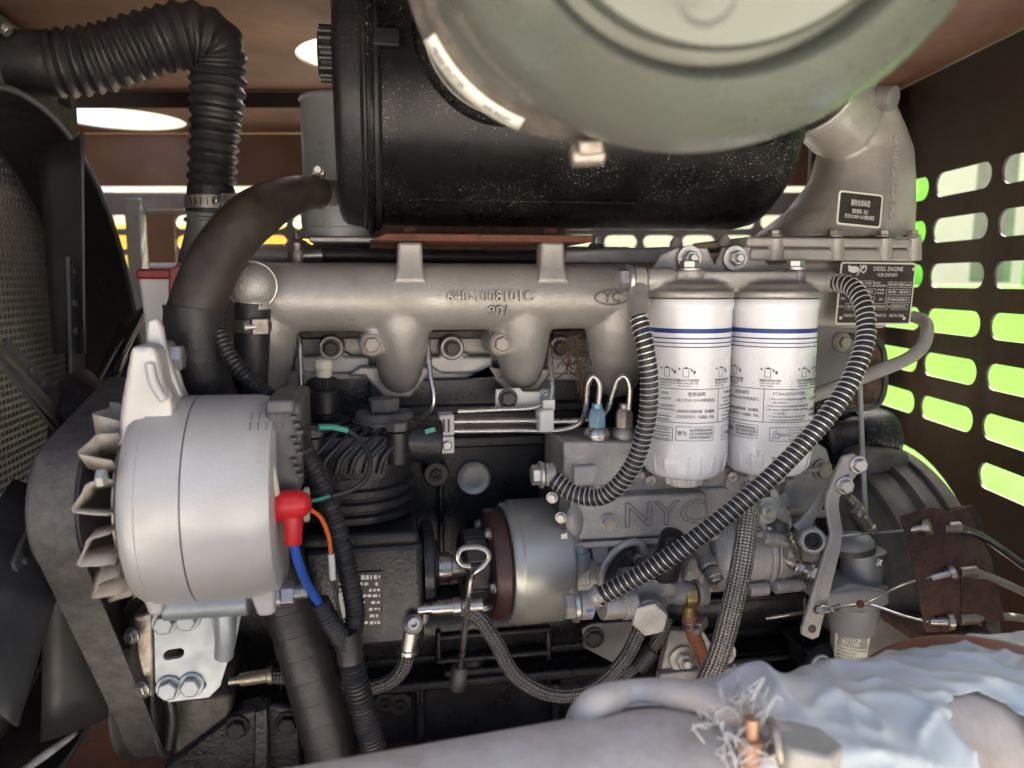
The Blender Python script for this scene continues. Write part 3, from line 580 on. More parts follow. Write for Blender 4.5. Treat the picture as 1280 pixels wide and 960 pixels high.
# ------------------------------------------------------------------ fuel filters with printed labels
def fuel_filter(px, pt, pb, off, label, yc):
    t = thing('fuel_filter', label, 'fuel filter', None)
    top = W(px, pt, yc); bot = W(px, pb, yc); H = top.z - bot.z; r = 53.5 * S(px, yc) * .985; c = V((top.x, top.y, bot.z))
    can = obj('canister', MB().lathe(c, EZ, [(.0, r * .55), (.001, r * .80), (.005, r * .90), (.012, r * .945), (.022, r * .97), (.030, r), (H - .014, r), (H - .012, r * 1.012), (H - .009, r * 1.03), (H - .002, r * 1.03), (H, r * 1.0)], 72), 'filter_white', t)
    fl = MB()
    for i in range(11):
        th = 2 * math.pi * i / 11; d = EX * math.cos(th) + EY * math.sin(th); tt = EZ.cross(d)
        fl.add([c + EZ * z + d * (r * k) + tt * (s * wdt) for (z, k, wdt) in ((.004, .88, .007), (.012, .962, .009), (.026, .997, .009), (.036, .985, .007)) for s in (-1, 1)] + [c + EZ * z + d * (r * .8) + tt * (s * .004) for z in (.004, .036) for s in (-1, 1)], [[0, 1, 3, 2], [2, 3, 5, 4], [4, 5, 7, 6], [0, 2, 4, 6, 10, 8], [1, 9, 11, 7, 5, 3], [0, 8, 9, 1], [6, 7, 11, 10], [8, 10, 11, 9]])
    obj('grip_flutes', fl, 'filter_white', t, bev=.002, kind='stuff')
    dr = MB().lathe(c - EZ * .014, EZ, [(0, .017), (.001, .0195), (.014, .0205)], 32)
    for i in range(10):
        th = 2 * math.pi * i / 10; dr.cyl(c + (EX * math.cos(th) + EY * math.sin(th)) * .0195 - EZ * .012, c + (EX * math.cos(th) + EY * math.sin(th)) * .0205, .0028, n=8)
    obj('drain_cap', dr, 'white_plastic', t)
    for (py, h) in ((415, .0052), (422.5, .0016), (428, .0012), (433, .0012)):
        z = W(px, py + 2, yc - .048).z - c.z; obj('blue_stripe', MB().lathe(c + EZ * z, EZ, [(0, r + .00025), (h, r + .00025)], 72, cap=False), 'ink_blue', t)
    sa = math.atan2(-EY.y, -EY.x)     # front azimuth
    view = math.atan2(CAM.y - c.y, CAM.x - c.x)
    def wrap(x, y, z):                # x along the girth to the right, y up from the middle of the print field
        th = view + x / r; zz = W(px, 490, yc - .048).z + y; return V((c.x + math.cos(th) * (r + .0003 + z), c.y + math.sin(th) * (r + .0003 + z), zz))
    def line(mb, xa, ya, xb, yb_, w_=.00035):
        n = max(1, int(abs(xb - xa) / .004)); vs = []
        dx, dy = (0, w_) if abs(xb - xa) > abs(yb_ - ya) else (w_, 0)
        for i in range(n + 1):
            x = xa + (xb - xa) * i / n; y = ya + (yb_ - ya) * i / n; vs += [wrap(x - dx, y - dy, 0), wrap(x + dx, y + dy, 0)]
        mb.add(vs, [[2 * i, 2 * i + 2, 2 * i + 3, 2 * i + 1] for i in range(n)])
    def box_(mb, x0, y0, x1, y1, w_=.0003): line(mb, x0, y0, x1, y0, w_); line(mb, x0, y1, x1, y1, w_); line(mb, x0, y0, x0, y1, w_); line(mb, x1, y0, x1, y1, w_)
    pr = MB(); bl = MB()
    for o in (off, off - .11, off + .11):
        if abs(o) > .13: continue
        # field: pictograms, chinese column (left of o), english column (right of o)
        for (q, cn, en, en2) in ((-.038, '用扳手拆下旧滤清器', 'Dismantle the old', 'filter with wrench'), (.006, '请将新滤清器充满油', 'Lubricate the new filter', 'seal ring'), (.050, '用手将滤清器拧紧到位', 'Tighten by hand until', 'the seal is secure')):
            x = o + q; box_(pr, x - .006, .017, x + .0005, .027); line(pr, x - .004, .0272, x - .001, .0272, .0011); line(pr, x + .003, .0245, x + .0045, .0245, .0015); line(pr, x + .0055, .0225, x + .008, .0225, .0018)
            line(pr, x - .011, .0262, x - .009, .0262, .001); line(pr, x + .0015, .0265, x + .003, .0265, .0004)
            put_text(pr, cn, .0036, lambda a, b, z, x=x: wrap(x + a, .0128 + b, z), .00005, width=.024); put_text(pr, en, .003, lambda a, b, z, x=x: wrap(x + a, .0098 + b, z), .00005, width=.022); put_text(pr, en2, .003, lambda a, b, z, x=x: wrap(x + a - .004, .0068 + b, z), .00005, width=.014)
        line(pr, o - .055, .003, o + .055, .003); line(pr, o - .055, -.036, o + .055, -.036); line(pr, o, .003, o, -.036)
        put_text(pr, '使用说明', .0052, lambda a, b, z: wrap(o - .028 + a, -.003 + b, z), .00005, width=.02)
        for k, s_ in enumerate(('1.每工作200-250小时更换滤芯。', '', '2.安装前先检查密封圈、放油螺塞。', '3.安装后排尽空气，不应漏油、渗油。')):
            if s_: put_text(pr, s_, .0042, lambda a, b, z, k=k: wrap(o - .028 + a, -.010 - .0064 * k + b, z), .00005, width=.046)
        put_text(pr, 'FITTING INSTRUCTIONS', .0046, lambda a, b, z: wrap(o + .03 + a, -.0025 + b, z), .00005, width=.040)
        for k, s_ in enumerate(('1. Filter should be changed after running 200 to', '200-250 hours.', '2. Check whether seal is damaged after tightening filter', 'to the engine or tightening the oil drain plug if leakage', 'no leakage.', '3. Please drain off the air in clean fuel system', 'exhausted during the diesel fuel circulation.')):
            put_text(pr, s_, .0034, lambda a, b, z, k=k, s_=s_: wrap(o + .030 + a - (.012 if len(s_) < 16 else 0), -.0085 - .0041 * k + b, z), .00005, width=.05 * len(s_) / 56 + .004)
        box_(bl, o - .05, -.0565, o - .006, -.0405); box_(bl, o + .008, -.058, o + .056, -.042)
        put_text(pr, '警告', .0056, lambda a, b, z: wrap(o - .043 + a, -.0485 + b, z), .00005)
        for k in range(3): put_text(pr, ('请必须使用原装滤清器，', '未经许可使用其他滤清器', '会使发动机造成损坏。')[k], .0038, lambda a, b, z, k=k: wrap(o - .021 + a, -.0445 - .0042 * k + b, z), .00005, width=.028)
        put_text(pr, 'Note', .0062, lambda a, b, z: wrap(o + .0245 + a, -.0505 + b, z), .00005)
        for k in range(4): put_text(pr, ('Be sure to use original filter', 'Filters with unapproved brand', 'will not be responsible for the', 'damage to the engine.')[k], .003, lambda a, b, z, k=k: wrap(o + .042 + a, -.0448 - .0037 * k + b, z), .00005, width=.024)
        tri = [(o + .0105, -.0545), (o + .0195, -.0545), (o + .015, -.0455)]
        for i in range(3):
            (a, b), (c_, d_) = tri[i], tri[(i + 1) % 3]; nn = 5; ux, uy = c_ - a, d_ - b; ll = math.hypot(ux, uy); nx, ny = -uy / ll * .0003, ux / ll * .0003
            bl.add([wrap(a + nx, b + ny, 0), wrap(c_ + nx, d_ + ny, 0), wrap(c_ - nx, d_ - ny, 0), wrap(a - nx, b - ny, 0)], [[0, 1, 2, 3]])
        put_text(pr, '!', .006, lambda a, b, z: wrap(o + .015 + a, -.0515 + b, z), .00005)
    obj('print', pr, 'ink_dark', t); obj('warning_frame', bl, 'ink_teal', t)
    mk = MB()
    if off < .01: mk.tube([wrap(.007 + a, -.083 + b, .0002) for a, b in ((-.002, .005), (.002, .0055), (.0, .002), (.003, .001), (.001, -.004), (-.002, -.0045))], .0004, n=5, step=.001); mk.tube([wrap(-.010 + a, -.075 + b, .0001) for a, b in ((.002, .004), (-.002, .003), (.0015, 0), (-.001, -.003))], .0002, n=5, step=.001); obj('pen_mark', mk, 'ink_dark', t)
    return c, r, H
f1 = fuel_filter(861, 373, 591, .040, 'white spin-on fuel filter beside the spiral hose, wiring clamp side', .0)
f2 = fuel_filter(967, 373, 587, -.006, 'white spin-on fuel filter under the diesel engine plate, crossed by the spiral hose', .0)
ROOTS[-2]['label'] = 'white spin-on fuel filter with the spiral hose hanging along its side'
ROOTS[-1]['label'] = 'white spin-on fuel filter crossed diagonally by the long spiral hose'
# filter head
fh = thing('fuel_filter_mount', 'grey cast double filter head above the white fuel filters', 'filter mount')
m = MB()
for (c, r, H) in (f1, f2): m.lathe(V((c.x, c.y, c.z + H + .001)), EZ, [(0, r * 1.03), (.008, r * 1.03), (.010, r * .90), (.016, r * .78), (.019, r * .5)], 48)
za = f1[0].z + f1[2]
m.box((V((f1[0].x, f1[0].y, za + .02)) + V((f2[0].x, f2[0].y, za + .02))) / 2 + EY * .02, (.08, .03, .012))
m.cyl(V((f1[0].x, f1[0].y, za)), V((f1[0].x, f1[0].y, za + .033)), .0165); m.cyl(V((f1[0].x, f1[0].y, za)) + EX * .022, V((f1[0].x, f1[0].y, za + .026)) + EX * .022, .008)
m.cyl(V((f2[0].x, f2[0].y, za)) + EX * .004, V((f2[0].x, f2[0].y, za + .027)) + EX * .004, .010); m.cyl(V((f2[0].x, f2[0].y, za)) + EX * .032 + EY * .01, V((f2[0].x, f2[0].y, za + .034)) + EX * .032 + EY * .01, .0125)
m.cyl(W(805, 350, .0), W(840, 350, .0), .0145); m.cyl(W(1000, 352, .0), W(1034, 353, .0), .0135)
obj('casting', m, 'silver_paint', fh, remesh=.002, smooth=4)
for c in (f1, f2): obj('seal', MB().lathe(V((c[0].x, c[0].y, za - .001)), EZ, [(0, c[1] * .98), (.0025, c[1] * .98)], 48), 'rubber', fh)
bolt(fh, V((f1[0].x, f1[0].y, za + .034)), EZ, .0115, 'zinc'); bolt(fh, V((f2[0].x, f2[0].y, za + .036)) + EX * .032 + EY * .01, EZ, .0105, 'zinc'); bolt(fh, V((f2[0].x, f2[0].y, za + .028)) + EX * .004, EZ, .006, 'steel_dirty')
obj('mounting_plate', MB().plate([(812, 345), (826, 318), (846, 309), (884, 309), (894, 330), (904, 309), (938, 308), (962, 330), (968, 345)], .05, .058), 'silver_paint', fh, bev=.002)
obj('mounting_beam', MB().pbox(800, 338, 1045, 352, .055, .085), 'silver_paint', fh, bev=.003)
for (x, y) in ((862, 323), (919, 323)): bolt(fh, W(x, y, .046), TOW, .0092, 'zinc', 'nut')
for (x, y) in ((845, 303), (905, 300)): obj('lug', MB().lathe(W(x, y + 8, .07), EZ, [(0, .008), (.008, .008), (.014, .004)], 14), 'grey_paint', fh)
# wire-wrapped fuel hoses
def spiral_hose(label, pts, r, ends, pitch=.0064, wire=.0008):
    t = thing('spiral_hose', label, 'hose'); P = TP(*pts)
    obj('hose', MB().tube(P, r, n=18), 'rubber', t); obj('wire_wrap', MB().coil(P, r + wire * .6, wire, pitch), 'wire_bright', t)
    return t
h1_ = spiral_hose('spiral wrapped hose curving from the filter head banjo to the injection pump', [(798, 395, -.055), (806, 430, -.065), (812, 480, -.068), (806, 540, -.062), (786, 590, -.05), (752, 621, -.035), (718, 617, -.02), (692, 598, -.008)], .0098, 0)
h2_ = spiral_hose('long spiral wrapped hose crossing diagonally in front of the fuel filter', [(1040, 353, -.005), (1062, 357, -.03), (1078, 378, -.055), (1082, 420, -.075), (1066, 470, -.088), (1030, 525, -.095), (970, 590, -.095), (900, 650, -.09), (820, 707, -.075), (745, 748, -.055)], .0102, 0, .0068)
def banjo(parent, p, ax, r, mat='silver_cast'):   # banjo eye with hex bolt head
    a = ax.normalized(); o = obj('banjo_eye', MB().lathe(p - a * r * .55, a, [(0, r * .75), (r * .15, r), (r * .95, r), (r * 1.1, r * .75)], 24), mat, parent)
    bolt(parent, p + a * r * .75, a, r * .9, 'zinc'); return o
b1 = thing('filter_banjo', 'pale metal banjo fitting and pipe on the filter head next to the manifold emblem', 'pipe fitting')
banjo(b1, W(797, 350, -.012), -EX, .0155); obj('stem', MB().tube(TP((798, 356, -.014), (797, 372, -.03), (799, 402, -.056)), .011, n=20), 'silver_cast', b1)
obj('ferrule', MB().cyl(W(798, 376, -.034), W(799, 402, -.056), .0125, .0118), 'silver_paint', b1, bev=.001)
b2 = thing('pump_inlet_banjo', 'zinc banjo fitting where the curved spiral hose meets the pump corner', 'pipe fitting')
banjo(b2, W(686, 593, -.002), -EX, .0135); obj('stem', MB().cyl(W(688, 596, -.004), W(704, 607, -.012), .0095, .0105), 'silver_cast', b2)
b3 = thing('feed_pump_banjo', 'zinc banjo fitting with blue mark at the lower end of the long spiral hose', 'pipe fitting')
banjo(b3, W(731, 756, -.05), -EX, .0165); obj('stem', MB().cyl(W(733, 756, -.05), W(752, 741, -.056), .011, .012), 'silver_cast', b3)
obj('blue_mark', MB().plate([(733, 762), (742, 761), (742, 765), (733, 766)], -.0667, -.0663), 'blue_wire', b3)
b4 = thing('filter_outlet_nipple', 'ribbed metal nipple between filter head and the long spiral hose', 'pipe fitting')
obj('nipple', MB().tube(TP((1026, 352, .0), (1042, 353, -.006), (1056, 355, -.022)), .0115, n=20, rf=lambda s: .0112 + .0008 * math.sin(s * 1800)), 'silver_paint', b4)
# ------------------------------------------------------------------ injection pump
ip = thing('injection_pump', 'silver grey in-line fuel injection pump below the white filters', 'injection pump')
m = MB(); m.pbox(702, 549, 1010, 620, .045, .145); m.pbox(712, 612, 975, 680, .03, .145); m.pbox(716, 668, 985, 744, .035, .145)
m.lathe(E(xe(W(716, 650, .04)), .085, ze(W(800, 650, .03))), EX, [(0, .05), (.2, .05)], 32)
obj('housing', m, 'silver_cast', ip, remesh=.0026, smooth=3)
obj('top_rail', MB().pbox(735, 586, 1005, 612, .036, .06), 'silver_cast', ip, bev=.003)
obj('head_block', MB().plate([(704, 552), (792, 552), (792, 606), (716, 609), (704, 590)], .026, .12), 'silver_cast', ip, bev=.003)
obj('stop_block', MB().plate([(717, 584), (747, 582), (747, 598), (741, 606), (718, 608)], .015, .03), 'alternator_paint', ip, bev=.002)
for (x, y) in ((745, 602), (779, 601), (812, 600), (880, 597), (914, 595)): bolt(ip, W(x, y, .034), TOW, .0072, 'steel', 'socket')
obj('vent_window', MB().pbox(806, 584, 824, 593, .034, .04), 'dark_metal', ip, bev=.0005)
cv = obj('side_cover', MB().plate([(722, 628), (728, 622), (884, 616), (886, 660), (882, 668), (722, 676)], .012, .04), 'silver_cast', ip, bev=.004, seg=3)
obj('cover_wing', MB().tube(TP((713, 624, .03), (716, 648, .02), (714, 676, .03)), .014, n=20), 'silver_cast', ip)
mm = MB(); put_text(mm, 'NYC', .044, flat(W(832, 643, .0118), EX, EZ, TOW), 0, width=.105, outline=.0007); obj('raised_letters', mm, 'grime', cv)
bolt(ip, W(761, 653, .010), TOW, .0085, 'steel'); 
obj('base_flange', MB().plate([(716, 679), (905, 668), (905, 676), (716, 687)], .014, .05), 'silver_cast', ip, bev=.002)
obj('corner_lug', MB().lathe(W(724, 712, .02), EZ, [(0, .0125), (.018, .0125), (.022, .0115)], 24).box(W(724, 715, .035), (.011, .016, .012)), 'silver_cast', ip, bev=.002)
bolt(ip, W(724, 691, .02), EZ, .0105, 'zinc_blue'); obj('stud', MB().cyl(W(719, 715, .02), W(717, 748, .02), .0042, n=12), 'steel', ip)
obj('pad', MB().plate([(738, 682), (764, 680), (760, 700), (750, 706), (742, 702)], .02, .05), 'silver_cast', ip, bev=.003)
mm = MB(); mm.tube(TP((752, 735, .018), (754, 710, .016), (770, 688, .014), (786, 678, .014), (800, 678, .014), (806, 692, .016)), .0052, n=12); obj('mount_rim', mm, 'silver_cast', ip)
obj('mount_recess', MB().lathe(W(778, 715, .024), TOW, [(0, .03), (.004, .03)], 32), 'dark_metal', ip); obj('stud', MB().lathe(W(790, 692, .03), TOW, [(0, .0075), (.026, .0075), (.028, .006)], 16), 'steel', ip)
obj('drive_flange', MB().plate([(700, 606), (712, 612), (718, 690), (704, 700), (698, 650)], .012, .13), 'dark_metal', ip, bev=.002)
for (x, y) in ((690, 622), (701, 647)): bolt(ip, W(x, y, .0), -EX * .4 + TOW, .0055, 'zinc')
obj('timing_pointer', MB().plate([(701, 668), (709, 666), (711, 682), (707, 682), (702, 676)], .004, .006), 'zinc', ip)
# plunger bleed union on the right of the hand primer
un = MB(); pA = W(872, 682, .02); pB = W(884, 704, -.005); pC = W(891, 718, -.02)
un.cyl(pA, pB, .0105); un.lathe(pB, pC - pB, [(-.003, .012), (.008, .0125), (.010, .011)], 24); obj('union', un, 'silver_cast', ip, bev=.001)
obj('union_nut', MB().hex(pC - (pC - pB).normalized() * .004, pC - pB, .0118, .012).cyl(pC, pC + (pC - pB).normalized() * .012, .006), 'zinc', ip, bev=.001)
obj('union_boss', MB().plate([(862, 680), (876, 671), (890, 676), (892, 700), (862, 742), (852, 735)], .02, .05), 'silver_cast', ip, bev=.004)
# governor end on the right
m = MB(); c = W(935, 686, .05); zc2 = ze(c); rg_ = 50 * S(940, .05)
m.lathe(E(xe(W(897, 686, .0)), .05, zc2), EX, [(0, rg_ * .86), (.012, rg_ * .97), (.02, rg_), (.085, rg_)], 48)
gov = obj('governor_cover', m, 'silver_cast', ip, bev=.003)
m = MB(); m.lathe(E(xe(W(966, 686, .0)), .05, zc2), EX, [(0, rg_ * 1.08), (.008, rg_ * 1.08)], 48); m.lathe(E(xe(W(966, 686, .0)) + .0095, .05, zc2), EX, [(0, rg_ * 1.06), (.010, rg_ * 1.06), (.055, rg_ * .92), (.065, rg_ * .75)], 48)
obj('governor_flange', m, 'silver_cast', ip, bev=.002)
obj('governor_body', MB().plate([(906, 596), (948, 590), (962, 556), (1012, 546), (1036, 562), (1046, 598), (1020, 640), (1010, 700), (905, 705)], .03, .13), 'silver_cast', ip, bev=.008, seg=3)
for pts in ([(948, 592), (956, 592), (985, 560), (978, 556)], [(1000, 588), (1030, 583), (1030, 589), (1000, 594)], [(985, 600), (996, 598), (982, 640), (972, 640)]): obj('rib', MB().plate(pts, .018, .04), 'silver_cast', ip, bev=.002)
bolt(ip, W(1028, 587, .026), TOW, .0105, 'steel_dirty')
for (x0, y0, x1, y1, r, d) in ((954, 672, 988, 676, .009, -.006), (982, 690, 1016, 694, .009, -.01), (968, 734, 1000, 731, .0085, -.002), (936, 738, 960, 736, .008, .0), (936, 634, 976, 640, .008, .0), (1000, 643, 1030, 642, .005, -.0)):
    obj('lug', MB().cyl(W(x0, y0, d), W(x1, y1, d), r, n=20), 'silver_cast', ip, bev=.0012)
for (x, y, d, r) in ((1018, 692, -.012, .0055), (1002, 731, -.004, .0052), (960, 660, .0, .004)): bolt(ip, W(x, y, d), EX + TOW * .4, r, 'zinc')
obj('ear', MB().lathe(W(948, 661, .0) + EY * .03, TOW, [(0, .0115), (.032, .011), (.034, .009)], 24), 'silver_cast', ip); bolt(ip, W(948, 661, -.002), TOW, .0042, 'dark_metal', 'socket')
bolt(ip, W(958, 638, -.004), TOW, .010, 'zinc', 'nut', wash=True)
mm = MB(); mm.plate([(963, 612), (970, 610), (980, 632), (988, 640), (985, 655), (972, 648), (966, 640)], -.004, .0); mm.plate([(975, 620), (984, 616), (992, 640), (984, 648)], .006, .012); obj('stop_lever', mm, 'silver_cast', ip, bev=.001)
obj('spring_stop', MB().cyl(W(984, 640, .0), W(1004, 641, .0), .0062).cyl(W(992, 652, .0), W(996, 690, .004), .004), 'steel_dirty', ip, bev=.001)
obj('side_lip', MB().tube(TP((985, 640, .004), (990, 665, .0), (984, 700, .0), (975, 735, .008)), .0045, n=10), 'silver_cast', ip)
# control shaft pointing to the viewer
pS = W(1000, 661, .01); pT = W(1016, 676, -.055)
sh = obj('control_shaft', MB().lathe(pS, pT - pS, [(0, .019), (.010, .019), (.0105, .013), (.05, .013), (.05, .0155), ((pT - pS).length, .0158), ((pT - pS).length + .002, .0135), ((pT - pS).length + .002, .010), ((pT - pS).length - .006, .0095), ((pT - pS).length - .006, 0)], 28), 'silver_cast', ip)
obj('shaft_end', MB().lathe(pT - (pT - pS).normalized() * .002, pT - pS, [(0, .0105), (.0052, .0105), (.0052, .006), (.003, .005), (.003, 0)], 24, cap=False), 'black_plastic', sh)
obj('seal_ring', MB().ring(pS + (pT - pS) * .35, pT - pS, .0135, .0035), 'rubber', sh)
for (x, y, d) in ((995, 705, -.006), (1010, 712, -.01)):
    obj('adjuster', MB().lathe(W(x, y, d), EX * .6 + TOW * .6 - EZ * .3, [(-.014, .009), (.0, .009), (.0, .006), (.018, .006), (.02, .0045)], 16), 'steel_dirty', ip); bolt(ip, W(x + 4, y + 4, d - .004), EX * .6 + TOW * .6 - EZ * .3, .008, 'zinc')
obj('index_spring', MB().coil([W(988, 668, -.02), W(1000, 700, -.024)], .0045, .0009, .003), 'steel', ip)
# throttle levers
lv = thing('throttle_lever', 'bent flat steel throttle lever hanging in front of the breather', 'lever')
pts = [(1054, 571), (1068, 567), (1078, 575), (1076, 588), (1050, 622), (1049, 634), (1054, 664), (1051, 688), (1024, 796), (1016, 800), (1003, 794), (1003, 786), (1034, 684), (1039, 668), (1033, 636), (1034, 620)]
obj('bar', MB().plate(pts, -.058, -.052), 'silver_cast', lv, bev=.0012)
for (x, y, r) in ((1073, 581, .0085), (1056, 607, .0085)): bolt(lv, W(x, y, -.06), TOW, r, 'zinc', 'hex')
for (x, y) in ((1021, 762), (1015, 786)): obj('eye', MB().lathe(W(x, y, -.0581), TOW, [(0, .0052), (.0008, .0052), (.0008, .0035), (.0002, .0034), (.0002, 0)], 20, cap=False), 'dark_metal', lv)
obj('blue_mark', MB().plate([(1056, 594), (1062, 592), (1060, 600), (1064, 602), (1056, 601)], -.0586, -.0581), 'blue_wire', lv)
ca = thing('control_lever', 'short flat arm from the pump shaft to the throttle lever', 'lever')
obj('bar', MB().plate([(992, 658), (1002, 650), (1052, 578), (1062, 580), (1012, 662), (1004, 668)], -.036, -.031), 'silver_cast', ca, bev=.001)
lk = thing('link_rod', 'thin steel rod running down beside the throttle lever to a ball joint', 'rod')
obj('rod', MB().tube(TP((1074, 450, .06), (1076, 520, .04), (1079, 590, .01), (1082, 648, .0)), .0035, n=10), 'silver_cast', lk)
obj('joint', MB().hex(W(1064, 632, .0), EX + EZ * -.5, .009, .02).cyl(W(1060, 620, .0), W(1078, 640, .0), .006).sph(W(1074, 640, -.004), .008, 14), 'steel_dirty', lk, bev=.0008)
obj('tube_end', MB().lathe(W(1070, 640, .03), EX * .6 - EZ + TOW * .2, [(0, .011), (.025, .0105), (.027, .0125), (.034, .0125)], 20), 'steel_dirty', lk)
# ------------------------------------------------------------------ feed pump with hand primer
fp = thing('feed_pump', 'dark cast feed pump with hex plug and black hand primer knob', 'feed pump')
m = MB(); cF_ = W(806, 740, -.03)
m.cyl(W(776, 735, -.02), W(846, 728, -.02), .024); m.lathe(W(806, 735, .02), W(812, 766, -.055) - W(806, 735, .02), [(0, .028), (.03, .026), (.085, .0185)], 32)
m.cyl(W(760, 758, -.04), W(800, 752, -.035), .016); m.cyl(W(836, 738, -.03), W(862, 742, -.035), .015); m.lathe(W(830, 738, -.03), W(834, 722, -.03) - W(830, 738, -.03), [(0, .02), (.016, .0185)], 24)
obj('casting', m, 'grey_paint', fp, remesh=.0022, smooth=4)
ax = (W(815, 776, -.072) - W(806, 735, .01)).normalized(); p = W(811, 768, -.052)
obj('hex_plug', MB().lathe(p, ax, [(0, .0205), (.004, .0205)], 36).hex(p + ax * .004, ax, .0215, .010, .3), 'silver_cast', fp, bev=.0015)
kn0, kn1 = W(829, 722, -.03), W(842, 664, -.045)
obj('knob_nut', MB().hex(W(828, 727, -.03), kn1 - kn0, .0165, .013, .2), 'steel_dirty', fp, bev=.001)
kd = (kn1 - kn0).length; obj('primer_knob', MB().lathe(kn0, kn1 - kn0, [(0, .0155), (.004, .0175), (kd * .5, .0168), (kd * .55, .0155), (kd * .9, .0145), (kd * .97, .0125), (kd, .009), (kd, 0)], 32), 'black_plastic', fp)
obj('end_sleeve', MB().cyl(W(752, 757, -.048), W(776, 755, -.044), .0165, n=24).cyl(W(776, 755, -.044), W(792, 752, -.042), .0185, n=24), 'silver_cast', fp, bev=.001)
b5 = thing('brass_banjo', 'brass banjo with hose clamp on the right of the feed pump', 'pipe fitting')
banjo(b5, W(860, 744, -.035), EX, .0155, 'brass'); obj('stem', MB().cyl(W(860, 752, -.035), W(862, 776, -.032), .0085, .0075), 'brass', b5)
fhose = tag(obj('fuel_return_hose', MB().tube(TP((862, 768, -.032), (866, 790, -.03), (876, 815, -.02), (884, 842, 0), (890, 880, .02)), .0092, n=18), 'clear_fuel_hose'), 'short reddish brown hose below the brass banjo', 'hose')
band_clamp('hose_clamp', 'small worm clamp on the reddish brown hose below the brass banjo', W(864, 778, -.031), W(864, 778, -.031) - W(862, 768, -.032), .0094, .010, EX - EY, .004)
pb = thing('pump_bracket', 'zinc plated bracket plate under the coupling drum', 'bracket')
obj('plate', MB().plate([(728, 786), (740, 780), (800, 776), (800, 840), (780, 836), (730, 810)], .055, .06), 'grey_paint', pb, bev=.0015); bolt(pb, W(742, 797, .052), TOW, .0105, 'dark_metal')
pf = thing('pump_bracket', 'silver pump support bracket bolted below the brown hose', 'bracket')
obj('plate', MB().plate([(838, 788), (880, 790), (925, 860), (930, 900), (830, 900), (824, 850)], .03, .045), 'silver_cast', pf, bev=.002); obj('slot_edge', MB().pbox(826, 838, 932, 850, .018, .032), 'silver_cast', pf, bev=.002)
bolt(pf, W(853, 824, .026), TOW, .010, 'zinc', 'nut'); bolt(pf, W(905, 817, .027), TOW, .0095, 'zinc', 'nut')
# ------------------------------------------------------------------ injector pipes
def pipe(label, pts, r=.0036, mat='steel', name='injector_pipe', cat='pipe'): return tag(obj(name, MB().tube(TP(*pts), r, n=12, step=.004), mat), label, cat)
pipe('steel injector pipe rising behind the compressor valve, leftmost window of the manifold', [(373, 410, .12), (375, 430, .11), (376, 470, .10), (377, 505, .10)])
pipe('steel injector pipe descending to the compressor outlet through the middle window', [(534, 410, .12), (535, 430, .10), (538, 470, .085), (542, 495, .08), (540, 510, .08), (528, 522, .085)])
pipe('steel injector pipe bending below the bracket into the topmost of three parallel pipes', [(686, 412, .13), (687, 440, .105), (690, 475, .085), (688, 497, .078), (672, 508, .075), (620, 512, .075), (572, 514, .075)])
pipe('middle of three parallel injector pipes, looping up to the brown nut', [(560, 527, .07), (640, 526, .07), (730, 525, .07), (756, 516, .06), (766, 492, .05), (773, 474, .045), (781, 470, .042), (787, 482, .04), (786, 512, .04)])
pipe('lowest of three parallel injector pipes, looping up to the blue nut', [(560, 539, .07), (640, 538, .07), (705, 537, .07), (726, 528, .065), (733, 502, .05), (735, 480, .045), (742, 470, .042), (749, 478, .04), (748, 505, .038)])
for (x, nm, mt_, lb) in ((746, 'a', 'zinc_blue', 'delivery valve union with a blue painted nut'), (780, 'b', 'steel_dirty', 'delivery valve union with a rusty brown nut')):
    t = thing('delivery_valve', lb, 'pipe fitting'); p = W(x, 534, .045)
    obj('nut', MB().lathe(p, EZ, [(0, .0115), (.018, .0115), (.024, .008)], 6).cyl(p + EZ * .02, p + EZ * .03, .0065), 'blue_nut' if nm == 'a' else mt_, t, bev=.0008)
    obj('holder', MB().lathe(p - EZ * .03, EZ, [(0, .019), (.006, .019), (.007, .0145), (.018, .0145), (.019, .016), (.024, .016), (.03, .012)], 24), 'steel' if nm == 'a' else 'steel_dirty', t)
    bolt(t, p - EZ * .024 + EX * .024 + TOW * .012, TOW, .006, 'steel_dirty', 'socket')
cpm = thing('pipe_clamp', 'white zinc pipe clamp with slotted screw holding the pipe ends', 'clamp')
obj('upper_jaw', MB().pbox(549, 519, 568, 545, .055, .085), 'white_plastic', cpm, bev=.002); obj('lower_tab', MB().pbox(550, 546, 568, 567, .062, .07), 'white_plastic', cpm, bev=.0015)
for x in (555, 561): obj('slot', MB().pbox(x - 1.2, 524, x + 1.2, 540, .054, .0555), 'dark_metal', cpm)
bolt(cpm, W(559, 557, .061), TOW, .006, 'zinc', 'pan')
cq = thing('pipe_clamp', 'white zinc pipe clamp across the three pipes next to the bracket', 'clamp')
obj('jaw', MB().plate([(675, 515), (681, 512), (693, 512), (693, 536), (689, 541), (675, 541)], .055, .085), 'white_plastic', cq, bev=.002); obj('top_tab', MB().pbox(679, 500, 694, 513, .062, .07), 'white_plastic', cq, bev=.001)
bk = thing('pipe_bracket', 'white zinc two-bolt bracket above the parallel injector pipes', 'bracket')
obj('plate', MB().plate([(620, 487), (650, 485), (654, 490), (676, 490), (678, 487), (692, 486), (692, 506), (652, 508), (646, 512), (619, 510)], .09, .096), 'white_plastic', bk, bev=.0015)
bolt(bk, W(635, 498, .088), TOW, .0095, 'dark_metal'); bolt(bk, W(684, 496, .088), TOW, .0075, 'zinc_blue')
st = MB(); random.seed(3)
